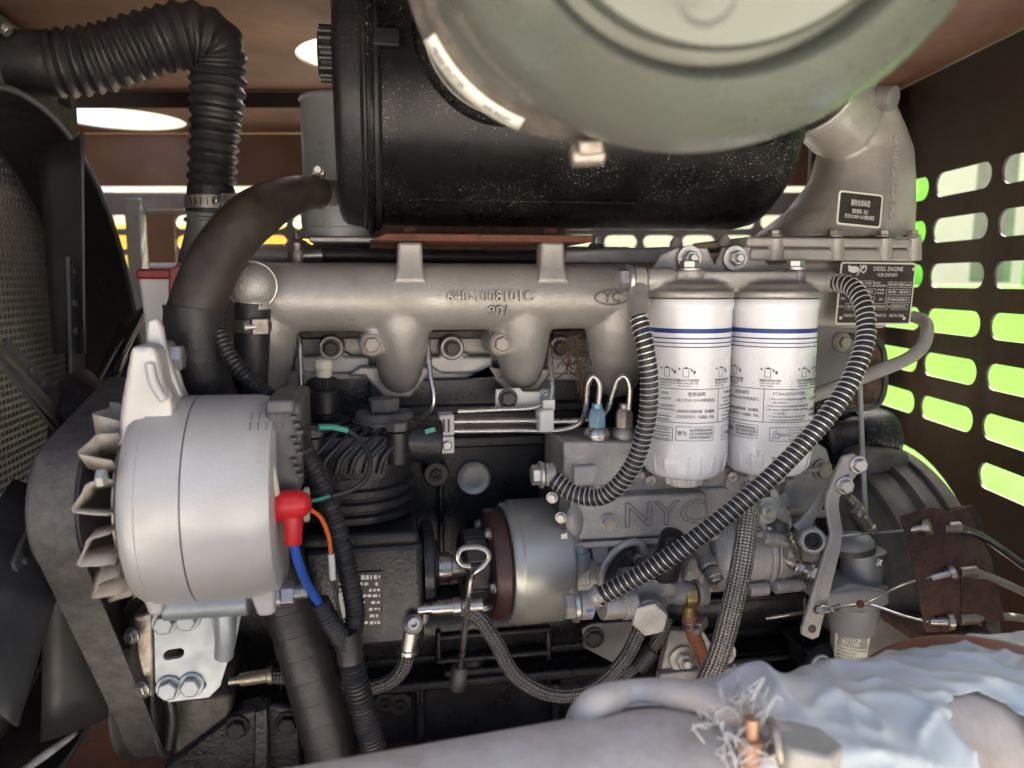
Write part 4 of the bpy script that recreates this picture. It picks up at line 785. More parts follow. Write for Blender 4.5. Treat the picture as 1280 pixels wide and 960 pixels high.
for i in range(46):
    p = W(716 + random.uniform(-14, 16), 440 + random.uniform(-22, 18), .10 + random.uniform(0, .03)); q = p + V((random.uniform(-.02, .02), random.uniform(-.01, .01), random.uniform(-.03, .015))); r_ = (p + q) / 2 + V((random.uniform(-.01, .01), 0, random.uniform(-.01, .01)))
    st.tube([p, r_, q], .0007, n=4, step=.008)
for i in range(9):
    p = W(722 + random.uniform(-5, 5), 450, .10); q = W(726 + random.uniform(-5, 5), 500 + random.uniform(-15, 8), .10); st.tube([p, (p + q) / 2 + V((random.uniform(-.004, .004), 0, 0)), q], .0006, n=4, step=.01)
tag(obj('straw_tuft', st, 'straw'), 'tuft of dry brown straw caught behind the manifold', 'straw', kind='stuff')
# ------------------------------------------------------------------ drive coupling between compressor and injection pump
dc = thing('drive_coupling', 'large polished steel drum coupling with maroon ring beside the pump', 'coupling')
dx = (EX * math.cos(R_(4)) + EY * math.sin(R_(4))).normalized()
Yd = .065; r = 80 * S(660, Yd) * .985; c = W(662, 700, Yd)
obj('drum', MB().lathe(c, dx, [(-.036, r * .8), (-.036, r * .92), (-.032, r * .965), (-.026, r * .975), (-.024, r), (.034, r), (.038, r * .97), (.038, r * .5)], 72), 'chrome_steel', dc)
obj('maroon_ring', MB().lathe(c, dx, [(-.058, r * .6), (-.058, r * .84), (-.053, r * .88), (-.040, r * .88), (-.037, r * .85)], 64), 'drum_ring', dc, bev=.001)
obj('hub', MB().lathe(c, dx, [(-.078, r * .38), (-.078, r * .46), (-.060, r * .5), (-.055, r * .62)], 32), 'dark_metal', dc)
mm = MB()
for i in range(8):
    th = i * math.pi / 4; d = EZ * math.cos(th) + dx.cross(EZ) * math.sin(th); mm.box(c - dx * .074 + d * r * .42, (.014, .016, .010), (dx, dx.cross(d), d))
obj('coupling_jaws', mm, 'dark_metal', dc, bev=.002)
for i in range(5):
    th = i * 2 * math.pi / 5 + .5; d = EZ * math.cos(th) + dx.cross(EZ) * math.sin(th); bolt(dc, c - dx * .0585 + d * r * .7, -dx, .006, 'zinc')
obj('shaft', MB().lathe(c, dx, [(-.145, .0165), (-.128, .0165), (-.126, .019), (-.104, .019), (-.102, .014), (-.075, .014)], 32), 'steel', dc)
# ------------------------------------------------------------------ air compressor
co = thing('air_compressor', 'black finned air compressor between alternator and coupling', 'compressor')
Yc = .045; cx = W(442, 600, Yc); zz = lambda py: W(442, py, Yc - .07).z
def CP(dxp, dyp, py): q = V((cx.x, cx.y, zz(py))); return q + EX * dxp + EY * dyp
rc = 75 * S(442, Yc - .02)
prof = [(zz(690), rc * .86), (zz(662), rc * .86), (zz(660), rc * .97)]
for py in (652, 636, 620): prof += [(zz(py + 7), rc * .99), (zz(py + 5), rc * 1.03), (zz(py - 3), rc * 1.03), (zz(py - 5), rc * .99), (zz(py - 6), rc * .955), (zz(py - 8), rc * .955)]
prof += [(zz(604), rc * 1.0), (zz(600), rc * 1.0)]
z0 = zz(690); obj('cylinder', MB().lathe(V((cx.x, cx.y, z0)), EZ, [(a - z0, b) for a, b in prof], 56), 'black_paint', co)
# head: rounded square block with slanted fins
m = MB(); hz0, hz1 = zz(602), zz(549)
def rsq(hw, hd, rad, z, n=6): 
    out = []
    for (sx, sy, a0) in ((1, 1, 0), (-1, 1, 90), (-1, -1, 180), (1, -1, 270)):
        for k in range(n + 1): th = R_(a0 + 90 * k / n); out.append(V((cx.x, cx.y, 0)) + EX * (sx * (hw - rad) + rad * math.cos(th)) + EY * (sy * (hd - rad) + rad * math.sin(th)) + EZ * z)
    return out
lv_ = [(rc * .99, rc * .97, rc * .8, hz0), (rc * 1.0, rc * .98, rc * .7, hz0 + .012), (rc * .98, rc * .95, rc * .6, hz1 - .012), (rc * .9, rc * .86, rc * .5, hz1), ]
vs = []; nn = 28
for q in lv_: vs += rsq(*q)
m.add(vs, [[i * nn + k, i * nn + (k + 1) % nn, (i + 1) * nn + (k + 1) % nn, (i + 1) * nn + k] for i in range(3) for k in range(nn)] + [list(range(nn))[::-1], list(range(3 * nn, 4 * nn))])
obj('head', m, 'black_paint', co)
ob = V((cx.x, cx.y, 0))
for i in range(7):        # slanted cooling fins on the front shoulder
    x = -.052 + i * .0155; mm = MB()
    P = [ob + EX * (x - .012) - EY * (rc * 1.0) + EZ * (hz0 + .008), ob + EX * (x - .006) - EY * (rc * 1.01) + EZ * (hz0 + .026), ob + EX * (x + .006) - EY * (rc * .93) + EZ * (hz1 - .010), ob + EX * (x + .022) - EY * (rc * .72) + EZ * (hz1 + .004), ob + EX * (x + .038) - EY * (rc * .40) + EZ * (hz1 + .006)]
    mm.tube(P, .0036, n=10); obj('fin', mm, 'black_paint', co)
for i in range(5):
    x = -.03 + i * .014; obj('fin', MB().tube([ob + EX * x + EY * (rc * .25) + EZ * (hz1 + .004), ob + EX * (x + .018) + EY * (rc * .7) + EZ * (hz1 + .005)], .0036, n=10), 'black_paint', co)
hx = lambda px, py, y=Yc: W(px, py, y)
p = W(480, 524, .035); p.z = hz1 - .002
obj('valve_cover', MB().lathe(p, EZ, [(0, .037), (.012, .037), (.014, .035), (.014, .034), (.020, .033), (.022, .031), (.022, 0)], 48, cap=False), 'grey_plastic', co)
obj('cover_hex', MB().hex(p + EZ * .022, EZ, .019, .016, .35), 'grey_plastic', co, bev=.0015)
p = W(400, 524, .06); p.z = hz1 - .001
obj('inlet_disc', MB().lathe(p, EZ, [(0, .036), (.008, .036), (.010, .033), (.008, .030), (.008, 0)], 40, cap=False), 'black_paint', co)
fi = obj('valve_fitting', MB().hex(p + EZ * .008 + EX * .006, EZ, .021, .009, .2).lathe(p + EX * .006, EZ, [(.017, .0165), (.043, .0165), (.045, .014)], 32).hex(p + EZ * .046 + EX * .006, EZ, .0158, .013, .5), 'black_plastic', co, bev=.001)
obj('white_cap', MB().lathe(p + EX * .006, EZ, [(.059, .0075), (.062, .0095), (.068, .0095), (.070, .0115), (.078, .0115), (.081, .009), (.081, 0)], 24), 'cream_plastic', fi)
for (px, py, y, h) in ((497, 560, -.012, .03), (391, 562, -.012, .024), (381, 510, .09, .012), (490, 500, .09, .012)):
    q = W(px, py, y); q.z = hz1 - .012; obj('bolt_post', MB().cyl(q - EZ * .02, q + EZ * h * .55, .0125), 'black_paint', co, bev=.001); bolt(co, q + EZ * h * .55, EZ, .0125, 'grey_plastic', wash=False)
p0 = W(505, 550, .02); p1 = W(551, 552, .02)
obj('outlet_port', MB().cyl(p0, p1, .0255, n=36), 'black_paint', co, bev=.002); obj('green_mark', MB().plate([(531, 537), (543, 534), (545, 539), (532, 543)], -.0065, -.006), 'green_mark', co)
# crankcase
m = MB(); m.pbox(378, 682, 530, 812, -.035, .12)
obj('crankcase', m, 'black_paint', co, bev=.008, seg=3)
obj('top_flange', MB().pbox(372, 668, 524, 686, -.04, .12), 'black_paint', co, bev=.006, seg=3)
for (px, py) in ((499, 676), (388, 690)): bolt(co, W(px, py - 1, -.02), EZ, .009, 'black_plastic')
obj('side_cover', MB().lathe(W(528, 705, .02), EX, [(0, .052), (.010, .052), (.013, .049), (.013, .03), (.018, .028)], 40), 'black_paint', co)
dp = obj('data_plate', MB().pbox(420, 716, 478, 792, -.0375, -.035), 'plate_black', co); mm = MB(); o_ = W(449, 754, -.038)
random.seed(11)
for j, (py, h) in enumerate(((722, 6), (730, 4), (738, 4), (745, 4), (754, 5), (762, 4), (770, 4), (779, 5))):
    x = 424
    while x < 474:
        w_ = random.uniform(2, 6)
        if random.random() < .72: mm.pbox(x, py - h / 2, min(x + w_, 475), py + h / 2 - random.uniform(0, 2), -.0379, -.0374)
        x += w_ + random.uniform(1.2, 2.5)
obj('worn_print', mm, 'ink_white', dp); obj('tan_smear', MB().plate([(423, 742), (431, 738), (434, 770), (426, 775)], -.0379, -.0374), 'paper', dp)
# ------------------------------------------------------------------ alternator
al = thing('alternator', 'pale silver alternator with red terminal boot at the left of the engine', 'alternator')
Yal = -.105; cA = W(235, 622, Yal - .0); zA_ = ze(cA); RA = .0985
xL = xe(W(133, 620, Yal - RA)); xS = xe(W(222, 620, Yal - RA)); xR = xe(W(338, 620, Yal - RA))
def AX(x, dy=0, dz=0): return E(x, Yal + dy, zA_ + dz)
obj('front_housing', MB().lathe(AX(xL), EX, [(0, RA * .78), (.001, RA * .86), (.004, RA * .93), (.010, RA * .975), (.018, RA * .985), (.019, RA * .998), (.0195, RA), (xS - xL - .0008, RA), (xS - xL - .0004, RA * .985)], 90), 'alternator_paint', al)
obj('rear_housing', MB().lathe(AX(xS), EX, [(.0004, RA * .985), (.0008, RA), (xR - xS - .022, RA * .995), (xR - xS - .012, RA * .975), (xR - xS - .003, RA * .93), (xR - xS, RA * .86), (xR - xS, RA * .4)], 90), 'alternator_paint', al)
obj('seam', MB().lathe(AX(xS - .0012), EX, [(0, RA * .99), (.0024, RA * .99)], 90), 'dark_metal', al)
obj('label_print', (lambda mm: ([mm.tube([AX(xS + .055 + .007 * k) + (-EY * math.cos(R_(t0)) + EZ * math.sin(R_(t0))) * (RA + .0002), AX(xS + .055 + .007 * k) + (-EY * math.cos(R_(t0 + 6)) + EZ * math.sin(R_(t0 + 6))) * (RA + .0002)], .0006, n=4) for k in range(5) for t0 in (50, 58)], mm)[1])(MB()), 'grey_paint', al)
# upper adjusting ear
m = MB(); pts = [(146, 560), (150, 505), (163, 436), (168, 432), (192, 433), (196, 440), (204, 478), (216, 505), (216, 560)]
m.plate(pts, -.15, -.085); obj('adjusting_ear', m, 'alternator_paint', al, remesh=.003, smooth=6)
obj('ear_ribs', MB().tube(TP((187, 455, -.152), (193, 480, -.154), (206, 500, -.156)), .0045).tube(TP((193, 450, -.14), (199, 478, -.142), (212, 498, -.144)), .0045), 'alternator_paint', al)
# lower pivot lugs and through bolt
for (x0_, x1_) in ((178, 204), (314, 344)): obj('pivot_lug', MB().plate([(x0_, 726), (x1_, 722), (x1_, 766), (x1_ - 4, 771), (x0_ + 8, 772), (x0_ - 2, 745)], -.155, -.115), 'alternator_paint', al, bev=.004, seg=3)
pz = W(262, 752, -.135)
obj('pivot_bolt', MB().cyl(W(340, 745, -.135), W(384, 738, -.135), .0068, n=16), 'zinc', al); 
mm = MB().coil([W(366, 741, -.135), W(384, 738, -.135)], .0068, .0007, .0016); obj('thread', mm, 'zinc', al)
obj('washer', MB().cyl(W(346, 744, -.135), W(352, 743, -.135), .0135, n=28), 'zinc', al, bev=.0005); obj('nut', MB().hex(W(352, 743, -.135), EX, .0135, .012, .3), 'zinc', al, bev=.001)
# rear plastic regulator cover
m = MB(); m.plate([(331, 504), (376, 502), (378, 606), (372, 622), (334, 618), (329, 560)], -.15, -.03); obj('rear_cover', m, 'grey_plastic', al, bev=.006, seg=3)
obj('cover_step', MB().pbox(332, 500, 368, 518, -.155, -.06), 'grey_plastic', al, bev=.003)
for k in range(9): obj('cover_clip', MB().pbox(362 + (k % 3) * 4, 520 + k * 9, 371 + (k % 3) * 4, 525 + k * 9, -.158, -.14), 'dark_metal', al, bev=.001)
obj('cream_tie', MB().tube(TP((333, 562, -.165), (337, 580, -.172), (341, 600, -.174), (346, 622, -.17)), .0038, n=10, rf=lambda s: .0028 + .0018 * math.sin(min(s, .05) / .05 * 3.1)), 'cream_plastic', al)
t0 = W(346, 632, -.15); obj('terminal_post', MB().lathe(W(352, 632, -.14), EX, [(0, .014), (.020, .014), (.021, .0165), (.0245, .0165), (.0255, .0145)], 28), 'cream_plastic', al)
m = MB(); m.tube(TP((344, 633, -.165), (358, 631, -.168), (374, 630, -.168)), .0135, n=24); m.sph(W(347, 634, -.165), .0135); m.sph(W(372, 630, -.168), .013); m.tube(TP((364, 636, -.168), (366, 655, -.17), (366, 680, -.17)), .0088, n=20, rf=lambda s: .0092 - .03 * s)
obj('red_boot', m, 'red_plastic', al, remesh=.0012, smooth=4)
# cooling fan of bent tabs and the pulley
fm = []; RF = .088; xf = xL - .004
obj('fan_disc', MB().lathe(AX(xf - .003), EX, [(0, .03), (0, RF * .78), (.002, RF * .78), (.002, .03)], 60), 'steel_dirty', al)
def fd(a): return -EY * math.cos(a) + EZ * math.sin(a)
for i in range(12):
    th = 2 * math.pi * i / 12 + .12; vs = []
    for (x_, da, k0, k1) in ((.001, 0, .72, 1.0), (-.010, .02, .74, 1.04), (-.024, .05, .78, 1.07), (-.026, .09, .78, 1.07), (-.019, .22, .76, 1.05), (-.017, .30, .75, 1.04), (-.013, .33, .75, 1.03), (.001, .36, .72, 1.0)):
        vs += [AX(xf + x_) + fd(th + da) * RF * k0, AX(xf + x_) + fd(th + da) * RF * k1]
    f_ = obj('fan_tab', MB().add(vs, [[2 * q, 2 * q + 2, 2 * q + 3, 2 * q + 1] for q in range(7)]), 'fan_tin', al, angle=60)
    s_ = f_.modifiers.new('thick', 'SOLIDIFY'); s_.thickness = .0018
PX0 = xe(W(100, 636, -.165)); RP = .060
pl_ = obj('pulley', MB().lathe(AX(PX0 - .046), EX, [(0, .02), (.001, RP * .93), (.002, RP), (.006, RP), (.008, RP * .93), (.038, RP * .93), (.040, RP), (.044, RP), (.045, RP * .9), (.045, .02)], 64), 'grey_plastic', al)
for q in ((135, 590),): bolt(al, W(133, 597, -.20), -EX, .008, 'zinc', wash=False)
# zinc bracket under the alternator
ab = thing('alternator_bracket', 'blue-white zinc bracket with slotted holes under the alternator', 'bracket')
obj('pivot_tube', MB().cyl(W(206, 755, -.135), W(311, 748, -.135), .0155, n=32), 'zinc_blue', ab, bev=.001)
pts = [(193, 764), (198, 762), (306, 756), (282, 836), (276, 856), (262, 870), (212, 876), (202, 870), (195, 850)]
mm = [(x, y) for x, y in pts]
loc = [W(x, y, -.09) for x, y in pts]; O_ = loc[0]
def sl(px, py, L, h, rot=-6):
    c_ = W(px, py, -.09) - O_; cxx, czz = c_.dot(EX), c_.z; r_ = R_(rot); 
    return [(cxx + (a - 0) * math.cos(r_) - b * math.sin(r_), czz + a * math.sin(-r_) + b * math.cos(r_)) for a, b in slot(0, 0, L, h)]
obj('plate', holed([((q - O_).dot(EX), (q - O_).z) for q in loc], [sl(218, 816, .020, .0105), sl(240, 774, .018, .011), sl(247, 856, .018, .011)], .006, lambda a, b, c: O_ + EX * a + EZ * b + EY * c), 'zinc_blue', ab, bev=.001)
obj('gusset', MB().tube(TP((281, 762, -.105), (282, 790, -.104), (280, 820, -.096)), .010, n=16, rf=lambda s: .0105 - .02 * s), 'zinc_blue', ab)
obj('gusset_web', MB().plate([(262, 760), (304, 757), (290, 826), (272, 826)], -.098, -.094), 'zinc_blue', ab, bev=.002)
for (x, y) in ((206, 778), (234, 774), (211, 860), (239, 856)): bolt(ab, W(x, y, -.0945), TOW, .0098, 'zinc_blue')
# adjusting arm up behind the hoses
aa = thing('adjusting_arm', 'pale steel adjusting arm bolted behind the alternator ear', 'bracket')
obj('arm', MB().plate([(181, 424), (183, 400), (196, 396), (203, 410), (208, 440), (228, 497), (206, 497), (188, 452)], -.12, -.11), 'alternator_paint', aa, bev=.003); obj('arm_back', MB().plate([(205, 432), (212, 430), (224, 470), (232, 497), (224, 497)], -.10, -.09), 'alternator_paint', aa, bev=.002)
bolt(aa, W(214, 447, -.10), EX, .0125, 'zinc'); obj('shank', MB().cyl(W(203, 447, -.10), W(214, 447, -.10), .009, n=16), 'alternator_paint', aa)
# timing cover side seen between bracket and belt
tcv = thing('timing_cover', 'dirty silver timing cover edge behind the zinc bracket', 'cover')
obj('edge', MB().plate([(166, 770), (192, 764), (192, 872), (184, 872), (170, 820)], -.03, .1), 'steel_dirty', tcv, bev=.004)
for (x, y) in ((165, 795), (178, 862)): bolt(tcv, W(x, y, -.04), -EX * .5 + TOW, .007, 'zinc')
obj('lower_case', MB().plate([(215, 872), (290, 868), (290, 960), (215, 960)], .0, .12), 'dark_metal', tcv, bev=.006); obj('case_rim', MB().tube(TP((212, 872, -.02), (216, 900, -.02), (212, 935, -.02)), .006), 'black_paint', tcv)
# ------------------------------------------------------------------ crank pulley and belt
kp = thing('crank_pulley', 'grooved grey crankshaft pulley at the bottom of the belt', 'pulley')
KY, KZ, KR = .13, -.50, .095
KX = PX0 - .046
obj('sheave', MB().lathe(E(KX - .012, KY, KZ), EX, [(0, .03), (0, KR), (.004, KR * 1.04), (.008, KR * .9), (.012, KR * .9), (.016, KR * 1.04), (.020, KR * .92), (.044, KR * .92), (.048, KR * 1.04), (.052, KR * 1.04), (.053, .03)], 72), 'grey_paint', kp, bev=.0008)
wp = thing('water_pump_pulley', 'dark water pump pulley behind the fan hub', 'pulley')
FYc, FZc, FXc = .044, -.175, -.485
obj('sheave', MB().lathe(E(KX, FYc + .02, FZc), EX, [(0, .02), (0, .06), (.004, .064), (.008, .058), (.040, .058), (.044, .064), (.046, .06), (.046, .02)], 56), 'dark_metal', wp)
bt = thing('drive_belt', 'wide grey rubber drive belt running from the alternator pulley down to the crank pulley', 'belt')
def hull_belt(circles):      # convex belt around circles given as (y, z, r)
    pts = []
    for (y, z, r) in circles: pts += [(y + r * math.cos(t), z + r * math.sin(t)) for t in [2 * math.pi * i / 90 for i in range(90)]]
    pts = sorted(set(pts)); lo = []
    cr = lambda o, a, b: (a[0] - o[0]) * (b[1] - o[1]) - (a[1] - o[1]) * (b[0] - o[0])
    for p in pts:
        while len(lo) > 1 and cr(lo[-2], lo[-1], p) <= 0: lo.pop()
        lo.append(p)
    up_ = []
    for p in reversed(pts):
        while len(up_) > 1 and cr(up_[-2], up_[-1], p) <= 0: up_.pop()
        up_.append(p)
    return lo[:-1] + up_[:-1]
hb = hull_belt([(Yal, zA_, RP * .955), (KY, KZ, KR * .95), (FYc + .02, FZc, .06)])
dense = []
for i in range(len(hb)):
    a, b = hb[i], hb[(i + 1) % len(hb)]; n = max(1, int(math.hypot(b[0] - a[0], b[1] - a[1]) / .01))
    for k in range(n): dense.append((a[0] + (b[0] - a[0]) * k / n, a[1] + (b[1] - a[1]) * k / n))
n = len(dense); vs = []; bx0, bx1 = KX + .0085, KX + .0385
for i in range(n):
    y, z = dense[i]; a, b = dense[i - 1], dense[(i + 1) % n]; ty, tz = b[0] - a[0], b[1] - a[1]; l = math.hypot(ty, tz) or 1; ny, nz = tz / l, -ty / l
    vs += [E(bx0 - .004, y + ny * .006, z + nz * .006), E(bx1 + .004, y + ny * .006, z + nz * .006), E(bx1, y - ny * .003, z - nz * .003), E(bx0, y - ny * .003, z - nz * .003)]
obj('band', MB().add(vs, [[4 * i + k, 4 * ((i + 1) % n) + k, 4 * ((i + 1) % n) + (k + 1) % 4, 4 * i + (k + 1) % 4] for i in range(n) for k in range(4)]), 'belt_rubber', bt, bev=.001)
# ------------------------------------------------------------------ fan, shroud, radiator
fa = thing('cooling_fan', 'black riveted sheet metal cooling fan inside the shroud', 'fan')
obj('hub', MB().lathe(E(FXc + .0, FYc, FZc), EX, [(-.01, 0), (-.01, .05), (.0, .075), (.012, .078), (.03, .06), (.05, .055)], 48), 'black_paint', fa)
for i in range(6):
    th = R_(86 + 60 * i); ra = EY * math.cos(th) + EZ * math.sin(th); ta = EX.cross(ra)
    def FPt(r, s, x): return E(FXc, FYc, FZc) + ra * r + ta * s + EX * x
    arm = MB(); arm.add([FPt(.05, -.022, .004), FPt(.05, .022, .004), FPt(.2, .014, .004), FPt(.2, -.014, .004), FPt(.05, -.022, .008), FPt(.05, .022, .008), FPt(.2, .014, .008), FPt(.2, -.014, .008)], [[0, 1, 2, 3], [4, 5, 6, 7], [0, 1, 5, 4], [1, 2, 6, 5], [2, 3, 7, 6], [3, 0, 4, 7]]); obj('blade_arm', arm, 'grey_plastic', fa, bev=.001)
    vs = []; nr, ns = 6, 6
    for a in range(nr + 1):
        r_ = .095 + (.325 - .095) * a / nr
        for b in range(ns + 1):
            s_ = (b / ns - .45) * (.075 + .035 * a / nr); tw = R_(42); cam_ = .012 * math.sin(math.pi * b / ns)
            vs.append(FPt(r_, s_ * math.cos(tw), -.002 + s_ * math.sin(tw) + cam_))
    bl_ = obj('blade', MB().add(vs, [[a * (ns + 1) + b, a * (ns + 1) + b + 1, (a + 1) * (ns + 1) + b + 1, (a + 1) * (ns + 1) + b] for a in range(nr) for b in range(ns)]), 'blade_black', fa)
    s_ = bl_.modifiers.new('thick', 'SOLIDIFY'); s_.thickness = .003
    for (r_, s0) in ((.12, -.008), (.12, .008), (.15, -.007), (.15, .007), (.185, 0)): bolt(fa, FPt(r_, s0, .009), EX, .0045, 'grey_plastic', 'pan', name='rivet')
sh_ = thing('fan_shroud', 'dark sheet metal fan shroud ring in front of the radiator', 'shroud')
SR = .365; SX0, SX1 = -.60, -.51
o = obj('ring', MB().lathe(E(SX0, FYc, FZc), EX, [(0, SR), (SX1 - SX0, SR), (SX1 - SX0, SR + .003), (0, SR + .003), (0, SR)], 120, cap=False), 'black_plastic', sh_)
obj('ring_lip', MB().ring(E(SX1, FYc, FZc), EX, SR + .002, .0035, 120, 8), 'grey_plastic', sh_)
obj('back_panel', holed([(-.42, -.47), (.42, -.47), (.42, .43), (-.42, .43)], [circ(0, 0, SR - .002, 90)], .003, lambda a, b, c: E(SX0 + c, FYc + a, FZc + b)), 'dark_metal', sh_)
ra_ = thing('radiator', 'radiator with dense wire mesh guard behind the fan', 'radiator')
xr_ = SX0 - .035
obj('core', MB().box(E(xr_ - .04, FYc, FZc), (.035, .42, .44)), 'dark_brown', ra_)
mm = MB()
for i in range(66): mm.box(E(xr_ + .008, FYc - .40 + .78 * i / 65, FZc), (.0012, .0022, .42))
for j in range(84): mm.box(E(xr_ + .0105, FYc - .01, FZc - .41 + .82 * j / 83), (.0012, .39, .0019))
obj('mesh_guard', mm, 'radiator_core', ra_, kind='stuff')
obj('side_channel', MB().box(E(xr_ - .02, FYc + .435, FZc), (.05, .015, .46)), 'dark_metal', ra_, bev=.003)
obj('top_tank', MB().box(E(xr_ - .04, FYc, FZc + .47), (.055, .43, .055)), 'tank_green', ra_, bev=.02, seg=4)
# ------------------------------------------------------------------ hoses and wires on the left
ih = thing('corrugated_hose', 'thick black corrugated rubber hose bending down under the roof', 'hose')
P = TP((-30, 84, .16), (10, 80, .16), (70, 80, .16), (130, 72, .165), (190, 54, .17), (240, 44, .18), (266, 56, .19), (272, 92, .20), (270, 150, .20), (266, 200, .20), (264, 236, .20), (262, 268, .20))
def rfc(s):
    amp = .0022 if .085 < s < .445 else 0
    base_ = .0375 if s < .25 else .0375 - min(.0085, (s - .25) * .06)
    return base_ + amp * math.sin(s * 2 * math.pi / .0135)
obj('corrugated_tube', MB().tube(P, .036, n=28, step=.0022, rf=rfc), 'rubber', ih)
band_clamp('hose_clamp', 'worm clamp at the lower end of the corrugated hose', W(263, 254, .20), EZ, .0295, .016, EX - EY, .005)
nk_ = thing('outlet_pipe', 'short grey metal outlet pipe below the corrugated hose', 'pipe')
obj('pipe', MB().tube(TP((263, 250, .20), (260, 290, .20), (250, 330, .20), (240, 370, .20)), .027, n=28), 'grey_paint', nk_); obj('bead', MB().ring(W(261, 275, .20), EZ, .0275, .003), 'grey_paint', nk_)
rn = thing('radiator_neck', 'pale radiator neck with clamp at the end of the corrugated hose', 'pipe fitting')
p = W(2, 80, .16); obj('neck', MB().lathe(p, -EX, [(-.012, .040), (-.012, .0425), (.004, .0425), (.004, .0395), (.06, .0395)], 40), 'grey_paint', rn); obj('clamp_bolt', MB().cyl(W(4, 34, .12), W(12, 40, .12), .007), 'zinc', rn, bev=.001)
bh = thing('bypass_hose', 'thick brown-black rubber hose curving from the clamp behind the air cleaner down past the alternator', 'hose')
P = TP((400, 240, .13), (375, 242, .10), (340, 255, .06), (300, 285, .01), (270, 325, -.01), (250, 370, -.02), (243, 392, -.02))
obj('upper_hose', MB().tube(P, .0185, n=28, rf=lambda s: .0185 + .0095 * min(1, s / .12)), 'rubber_brown', bh)
obj('wrapped_sleeve', MB().tube(TP((243, 384, -.02), (242, 420, -.02), (250, 460, -.018), (262, 500, -.01), (285, 560, .0)), .0295, n=28, rf=lambda s: .0285 + .0012 * (1 if (s * 40) % 1 < .12 else 0) + (.0012 if s < .03 else 0)), 'rubber', bh)
band_clamp('hose_clamp', 'worm clamp joining the brown hose to the pipe stub behind the air cleaner', W(399, 240, .13), EX, .0195, .012, EZ, .005)
ps = thing('thermostat_outlet', 'grey painted housing with pipe stub behind the air cleaner cover', 'housing')
obj('stub', MB().cyl(W(392, 240, .13), W(440, 243, .22), .0165, n=28), 'silver_paint', ps)
obj('housing', MB().lathe(W(425, 298, .22), EZ, [(0, .052), (.012, .052), (.013, .05), (.04, .05), (.044, .046)], 40), 'grey_enamel', ps)
obj('flange', MB().pbox(386, 296, 470, 303, .16, .30), 'silver_paint', ps, bev=.002)
ex = thing('exhaust_stub', 'grey pipe standing behind the air cleaner end cover', 'pipe')
obj('pipe', MB().lathe(W(424, 262, .36), EZ, [(0, .052), (.155, .052), (.158, .055), (.162, .053), (.162, .045), (.1, .045)], 44), 'grey_enamel', ex)
def conduit(label, pts, r=.0085, pitch=.0052, mat='rubber', name='wire_conduit'):
    return tag(obj(name, MB().tube(TP(*pts), r, n=16, step=.0011, rf=lambda s: r + r * .10 * math.sin(s * 2 * math.pi / pitch)), mat), label, 'conduit')
conduit('thin corrugated conduit slanting behind the alternator from the brown hose', [(280, 330, .0), (274, 390, -.01), (274, 415, -.025), (290, 450, -.04), (315, 478, -.05), (342, 500, -.06)], .0082)
conduit('corrugated conduit dropping along the compressor front, joining the harness', [(368, 545, -.125), (385, 572, -.125), (404, 610, -.12), (424, 670, -.11), (438, 730, -.105), (444, 770, -.10), (438, 800, -.10)], .0095)
conduit('corrugated harness conduit descending from the junction to the foreground pipe', [(436, 796, -.10), (440, 830, -.10), (452, 880, -.10), (468, 940, -.10), (474, 990, -.10)], .0125, .0046)
conduit('short taped conduit that gathers the blue and orange wires', [(399, 752, -.125), (412, 775, -.12), (428, 800, -.11), (436, 826, -.102)], .0095, .0046)
tag(obj('harness_tape', MB().tube(TP((432, 788, -.106), (436, 806, -.104), (438, 826, -.104)), .0135, n=20, rf=lambda s: .0135 + .0006 * math.sin(s * 900)), 'rubber'), 'black tape wrapped around the conduit junction', 'tape')
def wire(label, pts, r, mat, name='wire'): return tag(obj(name, MB().tube(TP(*pts), r, n=10, step=.004), mat), label, 'wire')
wire('thick blue battery cable leaving the red boot', [(366, 674, -.17), (372, 700, -.16), (385, 732, -.14), (401, 757, -.125)], .0044, 'blue_wire')
wire('thin orange wire curving from the white terminal', [(388, 637, -.14), (400, 646, -.135), (410, 668, -.13), (414, 694, -.125)], .0022, 'orange_wire')
wt = thing('wire_tag', 'white sleeve tag on the end of the orange wire', 'tag')
obj('sleeve', MB().tube(TP((414, 692, -.125), (416, 724, -.124)), .0033, n=12), 'white_plastic', wt); obj('crimp', MB().cyl(W(414, 689, -.125), W(414, 694, -.125), .0027, n=10), 'dark_metal', wt)
wire('thin black wire running from the white tag to the harness', [(416, 722, -.124), (420, 745, -.123), (428, 780, -.115), (434, 800, -.108)], .0018, 'rubber')
wire('green wire end leaving the white terminal post', [(390, 626, -.14), (400, 624, -.135), (412, 620, -.13)], .0018, 'green_wire')
wire('thin black sheathed wire looping over the compressor head', [(366, 530, -.12), (400, 536, -.10), (432, 537, -.09), (452, 552, -.095), (463, 578, -.11), (456, 600, -.12), (440, 612, -.125), (415, 620, -.128)], .0026, 'rubber')
wire('green wire sleeve on the loop above the compressor', [(398, 534, -.104), (416, 534, -.099), (434, 538, -.0935)], .0031, 'green_wire')
wp_ = thing('wrapped_pipe', 'thick black pipe wrapped in overlapping tape slanting down left of the harness', 'pipe')
obj('pipe', MB().tube(TP((336, 640, -.06), (348, 700, -.06), (372, 790, -.06), (398, 880, -.06), (425, 990, -.06)), .027, n=32, step=.0012, rf=lambda s: .0262 + .0016 * ((s / .026) % 1)), 'rubber', wp_)
